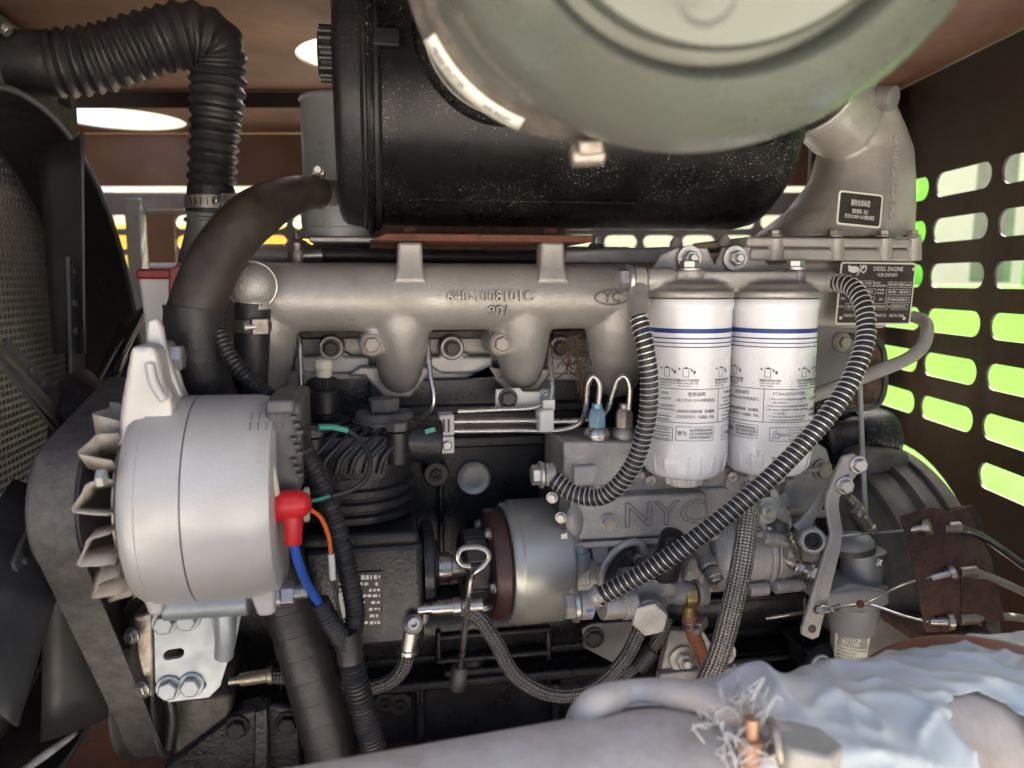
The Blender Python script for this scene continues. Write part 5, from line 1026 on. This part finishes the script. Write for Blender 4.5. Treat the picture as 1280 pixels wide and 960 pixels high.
# braided lines at the lower left and centre
def braided(label, pts, r, mat='braid_dark'): return tag(obj('braided_hose', MB().tube(TP(*pts), r, n=20, step=.004), mat), label, 'hose')
jn = thing('oil_banjo', 'grey double banjo joint on the compressor side feeding two hoses', 'pipe fitting')
pj = W(515, 768, -.02); obj('eye', MB().lathe(pj + EY * .02, TOW, [(0, .016), (.006, .0185), (.026, .0185), (.03, .015)], 28), 'silver_cast', jn); obj('lower_eye', MB().sph(W(516, 780, -.035), .012, 18), 'silver_cast', jn); bolt(jn, W(515, 756, .0), EZ, .013, 'black_plastic'); bolt(jn, W(516, 778, -.045), TOW * .8 + EX * .2, .0075, 'zinc_blue', 'socket')
obj('hose_tail', MB().lathe(W(522, 762, -.03), EX, [(0, .0065), (.016, .0065), (.016, .0085), (.04, .0085), (.04, .0105), (.048, .0105), (.05, .008), (.074, .008)], 24), 'steel', jn)
obj('lower_tail', MB().lathe(W(514, 780, -.03), W(510, 812, -.03) - W(514, 780, -.03), [(0, .008), (.008, .0095), (.03, .0095), (.03, .012), (.034, .012)], 24), 'steel', jn)
braided('grey braided hose sweeping from the double banjo under the coupling drum to the feed pump', [(575, 760, -.03), (595, 768, -.03), (618, 800, -.03), (645, 845, -.03), (690, 868, -.03), (740, 862, -.03), (780, 825, -.03), (803, 780, -.035)], .0088)
braided('grey braided hose from the double banjo down behind the harness to the left', [(510, 806, -.03), (506, 830, -.03), (490, 850, -.02), (460, 860, -.01), (420, 858, .0), (360, 846, .0), (338, 845, .0)], .0085)
lt = thing('hose_end', 'small silver hose end fitting left of the wrapped pipe', 'pipe fitting')
obj('ferrule', MB().lathe(W(300, 850, -.0), W(336, 844, .0) - W(300, 850, .0), [(-.012, .0045), (0, .0045), (0, .007), (.012, .008), (.03, .008), (.031, .0105), (.036, .0105)], 20), 'steel_dirty', lt)
braided('dark braided hose beside the pump bracket with black sleeve', [(835, 770, -.01), (822, 800, -.01), (800, 828, -.012), (770, 850, -.015), (745, 875, -.02), (730, 890, -.02)], .0078)
tag(obj('hose_sleeve', MB().cyl(W(815, 812, -.0105), W(795, 836, -.0125), .0115, n=20), 'rubber', bev=.0015), 'black rubber sleeve on the dark braided hose', 'sleeve')
braided('thick steel braided hose hanging from the pump past its right end', [(938, 610, -.03), (936, 640, -.06), (928, 700, -.085), (915, 760, -.09), (898, 820, -.09), (876, 870, -.09), (868, 900, -.09)], .0125, 'braid_steel')
braided('pale grey hose curving behind the nameplate to the filters', [(1140, 395, .16), (1156, 402, .14), (1157, 425, .10), (1140, 445, .06), (1100, 463, .03), (1050, 482, .02), (1010, 497, .015)], .0088, 'hose_grey')
tag(obj('bent_pipe', MB().tube(TP((1060, 420, .13), (1090, 424, .13), (1102, 434, .13), (1106, 460, .13), (1104, 492, .13), (1096, 506, .13), (1070, 511, .12), (1020, 514, .12)), .0046, n=12), 'dark_metal'), 'dark bent steel pipe loop behind the spiral hose', 'pipe')
wire('tapered steel cable lying on the block behind the throttle lever', [(958, 773, .02), (990, 768, .0), (1008, 765, -.02)], .0026, 'steel')
dp_ = thing('dipstick', 'bent wire dipstick with a round loop handle', 'dipstick')
obj('loop_handle', MB().tube(TP((588, 708, -.055), (577, 706, -.055), (572, 697, -.055), (576, 687, -.055), (590, 684, -.055), (604, 686, -.055), (611, 694, -.055), (607, 704, -.055), (597, 713, -.055), (590, 722, -.05), (586, 745, -.045), (580, 800, -.02), (575, 838, -.005)), .0036, n=12, step=.003), 'steel', dp_)
obj('tube_cap', MB().lathe(W(575, 833, -.004), W(571, 866, -.002) - W(575, 833, -.004), [(0, .008), (.004, .010), (.026, .0095), (.03, .008)], 20), 'dark_metal', dp_)
# reservoir seen behind the hoses
rs = thing('coolant_reservoir', 'white box with dark red lid behind the hoses', 'box')
obj('box', MB().plate([(172, 345), (214, 343), (216, 400), (204, 440), (182, 420)], .05, .15), 'white_plastic', rs, bev=.004); obj('lid', MB().pbox(169, 336, 222, 349, .04, .16), 'red_paint', rs, bev=.003); obj('lid_top', MB().pbox(186, 328, 220, 337, .06, .14), 'white_plastic', rs, bev=.002)
rd = tag(obj('red_bracket', MB().plate([(211, 336), (226, 330), (232, 350), (226, 420), (216, 432), (209, 400)], .03, .04), 'red_paint', bev=.002), 'dark red painted bracket beside the thick brown hose', 'bracket')
# ------------------------------------------------------------------ cast elbow, plates
eb = thing('intake_elbow', 'large silver cast elbow with flange at the rear of the engine', 'elbow pipe')
m = MB(); Yb = .12
P = [(1058, 296, .13, 86, .07), (1062, 270, .13, 80, .07), (1070, 235, .13, 66, .065), (1072, 200, .13, 58, .06), (1066, 170, .12, 56, .058), (1052, 145, .10, 54, .056)]
vs = []; nn = 32
def ring_(px, py, y, hw, hd, lean=0):
    c = W(px, py, y + .02); s = S(px, y); out = []
    for k in range(nn):
        th = 2 * math.pi * k / nn; cx_, sy_ = math.cos(th), math.sin(th); e = .75
        out.append(c + EX * (math.copysign(abs(cx_) ** e, cx_) * hw * s) + EY * (math.copysign(abs(sy_) ** e, sy_) * hd))
    return out
lev = [(1040, 300, .13, 98, .075), (1044, 290, .13, 92, .073), (1062, 262, .13, 72, .07), (1076, 225, .13, 56, .065), (1080, 190, .13, 50, .06), (1072, 160, .125, 48, .056), (1062, 132, .11, 46, .052), (1040, 108, .10, 44, .05)]
for q in lev: vs += ring_(*q)
m.add(vs, [[i * nn + k, i * nn + (k + 1) % nn, (i + 1) * nn + (k + 1) % nn, (i + 1) * nn + k] for i in range(len(lev) - 1) for k in range(nn)] + [list(range(nn))[::-1], list(range((len(lev) - 1) * nn, len(lev) * nn))])
pa, pb_ = W(1056, 150, .13), W(985, 80, .06); m.cyl(pa, pb_, .056, .052, n=36)
m.sph(W(1068, 160, .14), .054, 28)
obj('casting', m, 'silver_paint', eb, remesh=.003, smooth=8)
obj('outlet_rim', MB().lathe(pb_ + (pa - pb_) * .42, pa - pb_, [(0, .062), (.012, .062), (.014, .059)], 44), 'silver_paint', eb, bev=.002); obj('outlet_gasket', MB().lathe(pb_ + (pa - pb_) * .38, pa - pb_, [(0, .060), (.004, .060)], 44), 'rubber', eb)
obj('clamp_lug', MB().lathe(W(1098, 122, .08), EX * .5 - EZ * .2 + TOW * .8, [(0, .016), (.02, .016), (.022, .013)], 24).cyl(W(1080, 134, .08), W(1096, 126, .08), .012), 'grey_paint', eb, bev=.001)
m = MB(); m.pbox(934, 297, 1147, 309, .045, .22); obj('upper_flange', m, 'silver_paint', eb, bev=.003)
obj('lower_flange', MB().pbox(938, 311, 1147, 326, .047, .22), 'silver_paint', eb, bev=.003); obj('flange_gasket', MB().pbox(940, 308.5, 1144, 311.5, .05, .21), 'dark_metal', eb)
for x in (968, 1044, 1104, 1140): bolt(eb, W(x, 295, .062), EZ, .0085, 'steel_dirty'); obj('bolt_boss', MB().cyl(W(x, 298, .054), W(x, 326, .054), .0115, n=18), 'silver_paint', eb, bev=.001)
obj('neck', MB().plate([(945, 326), (1145, 326), (1130, 345), (1110, 410), (1000, 410), (960, 350)], .075, .22), 'silver_paint', eb, bev=.006, seg=3)
# casting number running up the elbow's edge
mm = MB(); put_text(mm, 'CY6102BZ-010-12', .012, (lambda o_: lambda x, y, z: o_ + EZ * x - EX * y + TOW * z - EX * 0 + (EX * -.09) * 0)(W(1118, 222, .066)), .001, width=.11); obj('casting_number', mm, 'silver_paint', eb)
lp = thing('exemption_label', 'small black Chinese information label with white border on the cast elbow', 'label')
o_ = W(1074, 262, .042); ux = (EX + EY * .12 - EZ * .06).normalized(); uz = (EZ + ux * .04).normalized(); nz = ux.cross(uz); nz = nz if nz.dot(TOW) > 0 else -nz
s_ = S(1074, .045); hw, hh = 32 * s_, 20 * s_
def rr_(hw, hh, r): return [(sx * (hw - r) + r * math.cos(R_(a0 + 90 * k / 4)), sy * (hh - r) + r * math.sin(R_(a0 + 90 * k / 4))) for sx, sy, a0 in ((1, 1, 0), (-1, 1, 90), (-1, -1, 180), (1, -1, 270)) for k in range(5)]
obj('border', MB().prism([o_ + ux * a + uz * b for a, b in rr_(hw, hh, .004)], nz * .0015), 'paper', lp); obj('field', MB().prism([o_ + ux * a + uz * b + nz * .0016 for a, b in rr_(hw - .0022, hh - .0022, .003)], nz * .0003), 'plate_black', lp)
mm = MB()
for (tx, dy, sz, wd) in (('豁免信息标签', .0072, .0085, .029), ('豁免用途：出口', -.003, .0062, .024), ('符合GB 20891-2014豁免规定', -.0098, .006, .045)): put_text(mm, tx, sz, flat(o_ + nz * .0021 + uz * dy, ux, uz, nz), .0001, width=wd)
obj('lettering', mm, 'ink_white', lp)
npl = thing('name_plate', 'black diesel engine name plate with white rim beside the slotted wall', 'name plate')
o_ = W(1094, 367, .05); ux = (EX * .999 + EZ * -.01).normalized(); uz = (EZ + EX * .05).normalized(); nz = TOW; s_ = S(1094, .05); hw, hh = 51 * s_, 38 * s_
obj('rim', MB().prism([o_ + ux * a + uz * b for a, b in rr_(hw, hh, .004)], nz * .0016), 'paper', npl, bev=.0004); obj('field', MB().prism([o_ + ux * a + uz * b + nz * .0017 for a, b in rr_(hw - .0022, hh - .0022, .003)], nz * .0003), 'plate_black', npl)
mm = MB(); o2 = o_ + nz * .0021; k_ = hw / 51.
def T(tx, px, py, sz, wd): put_text(mm, tx, sz * k_, flat(o2 + ux * ((px - 1094) * k_) + uz * ((367 - py) * k_), ux, uz, nz), .0001, width=wd * k_)
T('DIESEL ENGINE', 1107, 337, 7.5, 40); T('FOR EXPORT', 1107, 344.5, 6, 27)
for (x0, y0, x1, y1) in ((1060, 351.5, 1089, 358.5), (1108.5, 352.5, 1141, 359.5), (1060, 361, 1093, 367.5), (1107, 361.5, 1140.5, 368.5), (1059, 370.5, 1092, 377), (1107, 371, 1140, 378), (1054.5, 379, 1111, 386.5), (1116, 379.5, 1139, 386.5)):
    mm.rect(o2, ux, uz, nz, (x0 - 1094) * k_, (367 - y1) * k_, (x1 - 1094) * k_, (367 - y0) * k_, .0004, .0002)
for q in (('BY2D-T20', 1074, 355, 5, 24), ('RATED', 1094, 354, 3.5, 9), ('POWER/SPEED', 1098, 357.5, 3.5, 17), ('82 kW 2200 r/min', 1125, 356, 5, 29), ('MODEL', 1048, 355, 4, 8), ('6102/20', 1078, 364.5, 5, 22), ('POWER', 1100, 362.5, 3.5, 9), ('RANGE', 1100, 366.5, 3.5, 9), ('78 kW - 100 kW', 1124, 365, 5, 28), ('STD', 1050, 373.5, 4, 6), ('GB/T1147.1-2017', 1075, 373.5, 4.5, 29), ('S/N', 1101, 374, 4, 5), ('QY2091L85S0-0', 1123, 374.5, 5, 28), ('NO.', 1049, 383, 4, 8), ('BD22', 1062, 383, 5, 10), ('N17P20247', 1098, 383, 5, 22), ('DATE', 1113.5, 383, 3, 4), ('20221015', 1127, 383, 5, 18), ('GUANGXI YUCHAI MACHINERY COMPANY LTD.', 1082, 394, 5.2, 58), ('MADE IN CHINA', 1125, 394, 5.2, 20)): T(*q)
for (x, y) in ((1053, 333.5), (1143, 335.5), (1048, 398), (1137, 398.5)): bolt(npl, o_ + ux * ((x - 1094) * k_ * .97) + uz * ((367 - y) * k_ * .96) + nz * .002, nz, .0022, 'ink_white', 'pan', name='rivet')
e2 = [((-.008 + .008 * math.cos(t)), .0042 * math.sin(t)) for t in [2 * math.pi * i / 20 for i in range(20)]]
oc = o2 + ux * ((1068 - 1094) * k_) + uz * ((367 - 338) * k_)
mm.prism([oc + ux * a + uz * b for a, b in e2], nz * .0002); mm.tube([oc + ux * a + uz * b for a, b in ((-.003, -.008), (.003, .0015), (.006, .006))], .0009, n=5, step=.002); mm.tube([oc + ux * a + uz * b for a, b in ((.001, .006), (.003, .001), (.009, .005), (.009, -.001), (.006, -.004), (.003, -.001))], .0009, n=5, step=.002)
obj('lettering', mm, 'ink_white', npl)
# ------------------------------------------------------------------ flywheel housing at the right
fw = thing('flywheel_housing', 'dirty grey-black flywheel housing at the right end of the engine', 'housing')
GX, GY, GZ, GR = .584, .151, -.474, .223
obj('bell', MB().lathe(E(GX - .13, GY, GZ), EX, [(0, GR * .80), (.03, GR * .83), (.06, GR * .90), (.062, GR * .95), (.07, GR * .96), (.10, GR * .96), (.105, GR * 1.0), (.13, GR * 1.0), (.133, GR * .97)], 100), 'grey_dirty', fw)
obj('rim', MB().lathe(E(GX + .001, GY, GZ), EX, [(0, GR * 1.03), (.02, GR * 1.03), (.022, GR * 1.0)], 100), 'grey_dirty', fw, bev=.002)
obj('top_pad', MB().plate([(1078, 572), (1096, 564), (1136, 566), (1140, 582), (1080, 600)], .09, .20), 'grey_dirty', fw, bev=.004)
for k in range(7):
    th = R_(70 + 22 * k); d = EZ * math.sin(th) + EY * math.cos(th); bolt(fw, E(GX + .02, GY, GZ) + d * GR * .96, EX, .008, 'dark_metal')
obj('lower_flank', MB().plate([(1060, 700), (1140, 690), (1170, 880), (1060, 880)], .03, .12), 'grey_dirty', fw, bev=.01)
stt = thing('starter_solenoid', 'black rounded cover behind the spiral hose, above the flywheel housing', 'cover')
obj('shell', MB().lathe(W(1060, 548, .17), EX, [(0, .03), (.004, .042), (.05, .045), (.064, .04), (.068, .02)], 36), 'black_gloss', stt); obj('upper', MB().plate([(1030, 530), (1095, 520), (1098, 560), (1040, 575)], .14, .2), 'black_paint', stt, bev=.012, seg=4)
rb = thing('cable_bracket', 'rusty brown bent plate holding three control cables', 'bracket')
pts = [(1127, 646), (1166, 634), (1182, 638), (1194, 668), (1201, 716), (1200, 776), (1190, 792), (1158, 797), (1146, 720)]
obj('plate', MB().plate(pts, -.10, -.096), 'rust_dark', rb, bev=.001)
obj('flange', MB().prism([W(1184, 640, -.10), W(1202, 716, -.10), W(1201, 778, -.10), W(1176, 796, -.10)] and [W(1183, 640, -.096), W(1202, 716, -.096), W(1201, 780, -.096), W(1201, 780, -.096) + EX * .06, W(1222, 700, -.07) + EX * .02, W(1208, 634, -.08)], EY * .004), 'rust_dark', rb, bev=.0008)
obj('base', MB().plate([(1150, 795), (1240, 790), (1246, 806), (1152, 808)], -.105, -.03), 'rust_dark', rb, bev=.002)
obj('back_plate', MB().plate([(1186, 636), (1216, 632), (1228, 655), (1250, 800), (1190, 805)], -.055, -.05), 'rust_dark', rb, bev=.001); obj('cable_hole', MB().lathe(W(1211, 742, -.0558), TOW, [(0, .014), (.0008, .014), (.0008, .010), (.0006, 0)], 28, cap=False), 'dark_metal', rb); bolt(rb, W(1219, 742, -.057), EX * .3 + TOW, .006, 'dark_metal')
for i, (pts, ry, lb) in enumerate(((( (1030, 672, -.03), (1070, 668, -.045), (1120, 664, -.085), (1156, 659, -.106)), ((1184, 660, -.095), (1200, 662, -.09), (1222, 668, -.08), (1248, 684, -.07), (1290, 715, -.07)), 'control cable at the top corner of the rusty bracket'),
        (((1020, 762, -.062), (1050, 760, -.064), (1084, 752, -.06), (1130, 730, -.09), (1186, 716, -.106)), ((1204, 715, -.095), (1230, 719, -.09), (1258, 730, -.08), (1300, 750, -.08)), 'control cable in the middle of the rusty bracket, tied to the throttle lever'),
        (((1022, 763, -.063), (1060, 757, -.068), (1090, 757, -.064), (1130, 770, -.085), (1160, 777, -.10), (1184, 777, -.106)), ((1204, 774, -.095), (1232, 771, -.09), (1262, 771, -.08), (1300, 776, -.08)), 'control cable at the bottom corner of the rusty bracket'))):
    t = thing('control_cable', lb, 'cable'); obj('inner_wire', MB().tube(TP(*pts), .0016, n=8), 'steel', t); obj('outer_sheath', MB().tube(TP(*ry), .0056, n=14, rf=lambda s: .0062 if s < .028 else .0047), 'rubber' if i == 0 else 'sheath_grey', t)
    a_, b_ = TP(*pts)[-1], TP(*pts)[-2]; obj('end_fitting', MB().lathe(a_, b_ - a_, [(-.006, .0095), (0, .0095), (.001, .0055), (.020, .0048), (.021, .003)], 18), 'steel', t); obj('ferrule', MB().cyl(TP(*ry)[0] - EX * .006, TP(*ry)[0] + EX * .016, .007, n=16), 'steel_dirty', t, bev=.0008)
tw = thing('wire_tie', 'twisted wire tie at the foot of the throttle lever', 'wire'); obj('twist', MB().coil([W(1036, 763, -.066), W(1052, 758, -.067)], .003, .0015, .006).tube(TP((1020, 762, -.06), (1028, 766, -.066), (1040, 762, -.067), (1028, 758, -.066), (1021, 761, -.06)), .0018, n=8), 'steel', tw); obj('rusty_knot', MB().hex(W(1074, 754, -.066), TOW, .005, .005), 'rust', tw, bev=.001)
# breather / oil filler canister
bf = thing('oil_filler', 'grey breather canister with domed cap and paper instruction sticker', 'oil filler')
Yf = -.0; def_ = lambda py: W(1072, py, Yf); c0 = def_(850)
def zf(py): return W(1072, py, Yf - .03).z - c0.z
s_ = S(1072, Yf)
bd = obj('body', MB().lathe(V((W(1066, 790, Yf).x, W(1066, 790, Yf).y, c0.z)), EZ, [(0, 26 * s_), (zf(802), 27 * s_), (zf(797), 31 * s_), (zf(760), 33 * s_), (zf(756), 30 * s_)], 48), 'grey_enamel', bf)
obj('upper_body', MB().lathe(V((W(1072, 790, Yf).x, W(1072, 790, Yf).y, c0.z)), EZ, [(zf(758), 28 * s_), (zf(745), 26 * s_), (zf(700), 25 * s_), (zf(698), 28 * s_)], 44), 'grey_enamel', bf)
obj('cap', MB().lathe(V((W(1073, 790, Yf).x, W(1073, 790, Yf).y, c0.z)), (EZ * 1 - EX * .1), [(zf(698), 27 * s_), (zf(696), 29 * s_), (zf(688), 29 * s_), (zf(686), 28.5 * s_), (zf(680), 24 * s_), (zf(676), 12 * s_), (zf(675.5), 0)], 48), 'grey_enamel', bf); obj('cap_band', MB().lathe(V((W(1073, 790, Yf).x, W(1073, 790, Yf).y, c0.z)), (EZ * 1 - EX * .1), [(zf(697.5), 29.6 * s_), (zf(690), 29.6 * s_)], 48, cap=False), 'dark_metal', bf)
obj('mounting_flange', MB().plate([(1034, 742), (1062, 730), (1112, 740), (1113, 756), (1080, 768), (1034, 762)], -.04, .03), 'grey_enamel', bf, bev=.003); bolt(bf, W(1103, 738, -.02), EZ, .007, 'zinc'); bolt(bf, W(1044, 738, -.02), EZ, .006, 'zinc'); bolt(bf, W(1098, 704, -.028), EX + TOW, .005, 'zinc')
ax_ = V((W(1066, 790, Yf).x, W(1066, 790, Yf).y, 0)); rs_ = 27.6 * s_; va = math.atan2(CAM.y - ax_.y, CAM.x - ax_.x)
def wf_(x, y, z): th = va + x / rs_; return ax_ + V((math.cos(th), math.sin(th), 0)) * (rs_ + z) + EZ * (W(1066, 815, Yf - .03).z + y)
vs = []; 
for i in range(17): x = -.023 + .046 * i / 16; vs += [wf_(x, -.019, .0004), wf_(x, .017, .0004)]
stk = obj('sticker', MB().add(vs, [[2 * i, 2 * i + 2, 2 * i + 3, 2 * i + 1] for i in range(16)]), 'paper', bf)
mm = MB()
for k, tx in enumerate(('请按规定加注机油，并检查', '油位，不得低于下限刻度', '每班工作前须检查油面高度', 'Fill engine oil to the required mark', 'before starting and check', 'again after running. Keep the cap', 'tightly closed at all times')): put_text(mm, tx, .0048 if k < 3 else .0042, lambda a, b, z, k=k: wf_(a - (.006 if k == 4 else 0), .0125 - .0046 * k + b, .0007 + z), .00005, width=(.036, .036, .038, .038, .024, .038, .036)[k])
obj('sticker_print', mm, 'ink_dark', stk)
db = thing('drain_boss', 'black flanged boss with a blue-grey bolt below the oil filler', 'boss')
obj('boss', MB().lathe(W(1030, 825, .02), TOW - EZ * .2, [(0, .03), (.012, .028), (.018, .022), (.03, .02)], 32).plate([(1008, 815), (1060, 795), (1065, 830), (1020, 850)], .03, .1), 'black_paint', db, bev=.002); bolt(db, W(1026, 830, -.012), TOW, .010, 'zinc_blue')
# ------------------------------------------------------------------ foreground pipe and what lies on it
d0 = ray(338, 958); pL = CAM + ray(340, 960) * .50; pR = CAM + ray(1285, 802) * .70
fx = (pR - pL); fx.z = 0; fx.normalize(); fy = V((-fx.y, fx.x, 0)); RFG = .085
zl = (pL.z + pR.z) / 2
# tangent line of sight along the top: put the axis so that the silhouette passes both pixels
fg = thing('foreground_pipe', 'large pale grey metal pipe along the bottom edge, dusty', 'pipe')
best = None
for i in range(0, 121):
    for j in range(0, 121):
        off = .06 - .20 * i / 120; h = -.16 + .16 * j / 120; err = 0      # axis offset from the sight points
        for pp in (pL, pR):
            dd = (pp - CAM).normalized(); rel = pp + fy * off + EZ * h - CAM; n_ = fx.cross(dd).normalized(); n_ = n_ if n_.z > 0 else -n_; err += (rel.dot(n_) + RFG) ** 2
        if best is None or err < best[0]: best = (err, off, h)
off, h = best[1], best[2]; aL = pL + fy * off + EZ * h; aR = pR + fy * off + EZ * h
aL, aR = aL - fx * .25 * 1, aR + fx * .5
FGS = (aR - aL); FGd = FGS.normalized()
obj('tube', MB().cyl(aL, aR, RFG, n=96), 'foreground_grey', fg)
def on_fg(px, py, lift=0):   # nearest hit of the sight line on the pipe's cylinder
    d = ray(px, py).normalized(); dp2 = d - FGd * d.dot(FGd); rel = CAM - aL; rp = rel - FGd * rel.dot(FGd); R2 = RFG + lift
    a = dp2.dot(dp2); b = 2 * rp.dot(dp2); c = rp.dot(rp) - R2 * R2; D = b * b - 4 * a * c
    if D < 0: t = -b / (2 * a)
    else: t = (-b - math.sqrt(D)) / (2 * a)
    return CAM + d * t
def normal_fg(p): rel = p - aL; return (rel - FGd * rel.dot(FGd)).normalized()
gh = thing('grey_tube', 'grey dirty tube lying along the foreground pipe up to the hex union', 'tube')
def lay(pts, r): 
    out = []
    for px, py in pts: p = on_fg(px, py, r * .8); out.append(p)
    return out
obj('tube', MB().tube([on_fg(735, 882) + fy * .03 - EZ * .045] + lay(((742, 880), (790, 868), (850, 868), (905, 884), (950, 910), (985, 930)), .011), .0105, n=20), 'foreground_grey', gh)
obj('seam', MB().tube(lay(((742, 891), (800, 880), (850, 882), (895, 899), (935, 922)), .004), .0022, n=8), 'steel_dirty', gh)
hu = thing('hex_union', 'pale hexagonal union with copper washer in the foreground', 'pipe fitting')
pu = on_fg(1008, 925, .02); nu = (EZ + fx * .15).normalized()
obj('hex_head', MB().hex(pu - nu * .02, nu, .0235, .022, .3), 'hex_grey', hu, bev=.003, seg=3); obj('collar', MB().lathe(pu - nu * .04, nu, [(0, .026), (.02, .025)], 32), 'hex_grey', hu, bev=.002)
pv = on_fg(962, 930, .012); obj('neck', MB().cyl(pv, pu - nu * .03, .0125, n=24).ring(pv + (pu - pv) * .15, pu - pv, .013, .003), 'steel_dirty', hu)
pw = on_fg(938, 930, .014); obj('nipple', MB().lathe(pw - EZ * .006, EZ, [(-.02, .008), (0, .0085), (.010, .0085), (.011, .005), (.024, .005)], 20), 'copper', hu)
fr = MB(); random.seed(5)
for i in range(70):
    x, y = random.gauss(925, 17), random.gauss(900, 24); p = on_fg(x, y, .012 + random.uniform(0, .012)); q = p + V((random.gauss(0, .008), random.gauss(0, .008), random.gauss(0, .009))); r_ = (p + q) / 2 + V((random.gauss(0, .006), random.gauss(0, .006), random.gauss(.003, .005))); fr.tube([p, r_, q], .0006, n=4, step=.004)
tag(obj('frayed_fibres', fr, 'fibre'), 'tangle of frayed white fibres around the union', 'fibres', kind='stuff')
# plastic film draped over the pipe
fl = thing('plastic_film', 'crumpled pale blue plastic film draped over the right of the foreground pipe', 'film'); nu_, nv_ = 130, 70
from mathutils import noise as MN
vs = []; dead = set()
L0 = (on_fg(850, 880) - aL).dot(FGd)
ph = on_fg(1245, 932); lh = (ph - aL).dot(FGd); rel = ph - aL; vh = (150 - math.degrees(math.atan2(rel.z - (FGd * rel.dot(FGd)).z, (rel - FGd * rel.dot(FGd)).dot(fy)))) / 175
for i in range(nu_ + 1):
    for j in range(nv_ + 1):
        u_ = i / nu_; v_ = j / nv_
        l = L0 - .01 + u_ * .55 + .03 * math.sin(v_ * 5) * (1 - u_) - v_ * .05; ang = R_(150 - v_ * 175 + 0 * u_)
        n3 = MN.noise(V((l * 9, v_ * 4, 0))) * .6 + 1.5 * (1 - abs(MN.noise(V((l * 11 + v_ * 3, v_ * 3 - l * 9, 3)))) * 2.2) ** 3 * .5 + .8 * (1 - min(1, abs(MN.noise(V((l * 26 - v_ * 4, v_ * 7 + l * 16, 7)))) * 2.6)) ** 3 - .35
        rg2 = RFG + .0025 + .0065 * (n3 + .45) + (.018 * max(0, 1 - abs(u_ - .12) / .1) * max(0, 1 - abs(v_ - .42) / .2))
        vs.append(aL + FGd * l + (fy * math.cos(ang) + EZ * math.sin(ang)) * rg2)
        hx_, hy_ = l - lh, v_ - vh
        if (hx_ / .028) ** 2 + (hy_ / .13) ** 2 < 1 + .5 * MN.noise(V((u_ * 9, v_ * 9, 1))): dead.add(i * (nv_ + 1) + j)
fs = [[i * (nv_ + 1) + j, (i + 1) * (nv_ + 1) + j, (i + 1) * (nv_ + 1) + j + 1, i * (nv_ + 1) + j + 1] for i in range(nu_) for j in range(nv_)]
fs = [f for f in fs if not any(k in dead for k in f)]
fo = obj('sheet', MB().add(vs, fs), 'film_blue', fl, angle=180); s_ = fo.modifiers.new('sub', 'SUBSURF'); s_.levels = 1; s_.render_levels = 2; s_ = fo.modifiers.new('thick', 'SOLIDIFY'); s_.thickness = .0006
oc_ = thing('brown_cable', 'thick brown cable arching over the right end of the foreground pipe', 'cable')
obj('sheath', MB().tube([CAM + ray(x, y) * d for x, y, d in ((1080, 845, .72), (1108, 824, .71), (1150, 811, .69), (1210, 809, .66), (1290, 826, .635), (1340, 850, .62))], .0095, n=18), 'orange_cable', oc_)
# ------------------------------------------------------------------ origins: each Empty stands at the base of its thing
bpy.context.view_layer.update()
for r in ROOTS:
    lo = V((1e9,) * 3); hi = -lo
    stack = list(r.children)
    while stack:
        o = stack.pop(); stack += list(o.children)
        for c in o.bound_box:
            p = o.matrix_world @ V(c)
            for i in range(3): lo[i] = min(lo[i], p[i]); hi[i] = max(hi[i], p[i])
    base_ = V(((lo.x + hi.x) / 2, (lo.y + hi.y) / 2, lo.z))
    r.location = base_
    for o in r.children: o.matrix_parent_inverse = Matrix.Translation(-base_)
byname = {}
for o in col.objects:
    if o.parent is None and 'label' in o and 'group' not in o and o.get('kind') is None: byname.setdefault(o.name.split('.')[0], []).append(o)
for k, v_ in byname.items():
    if len(v_) > 1:
        for o in v_: o['group'] = k.replace('_', ' ') + 's on the engine'
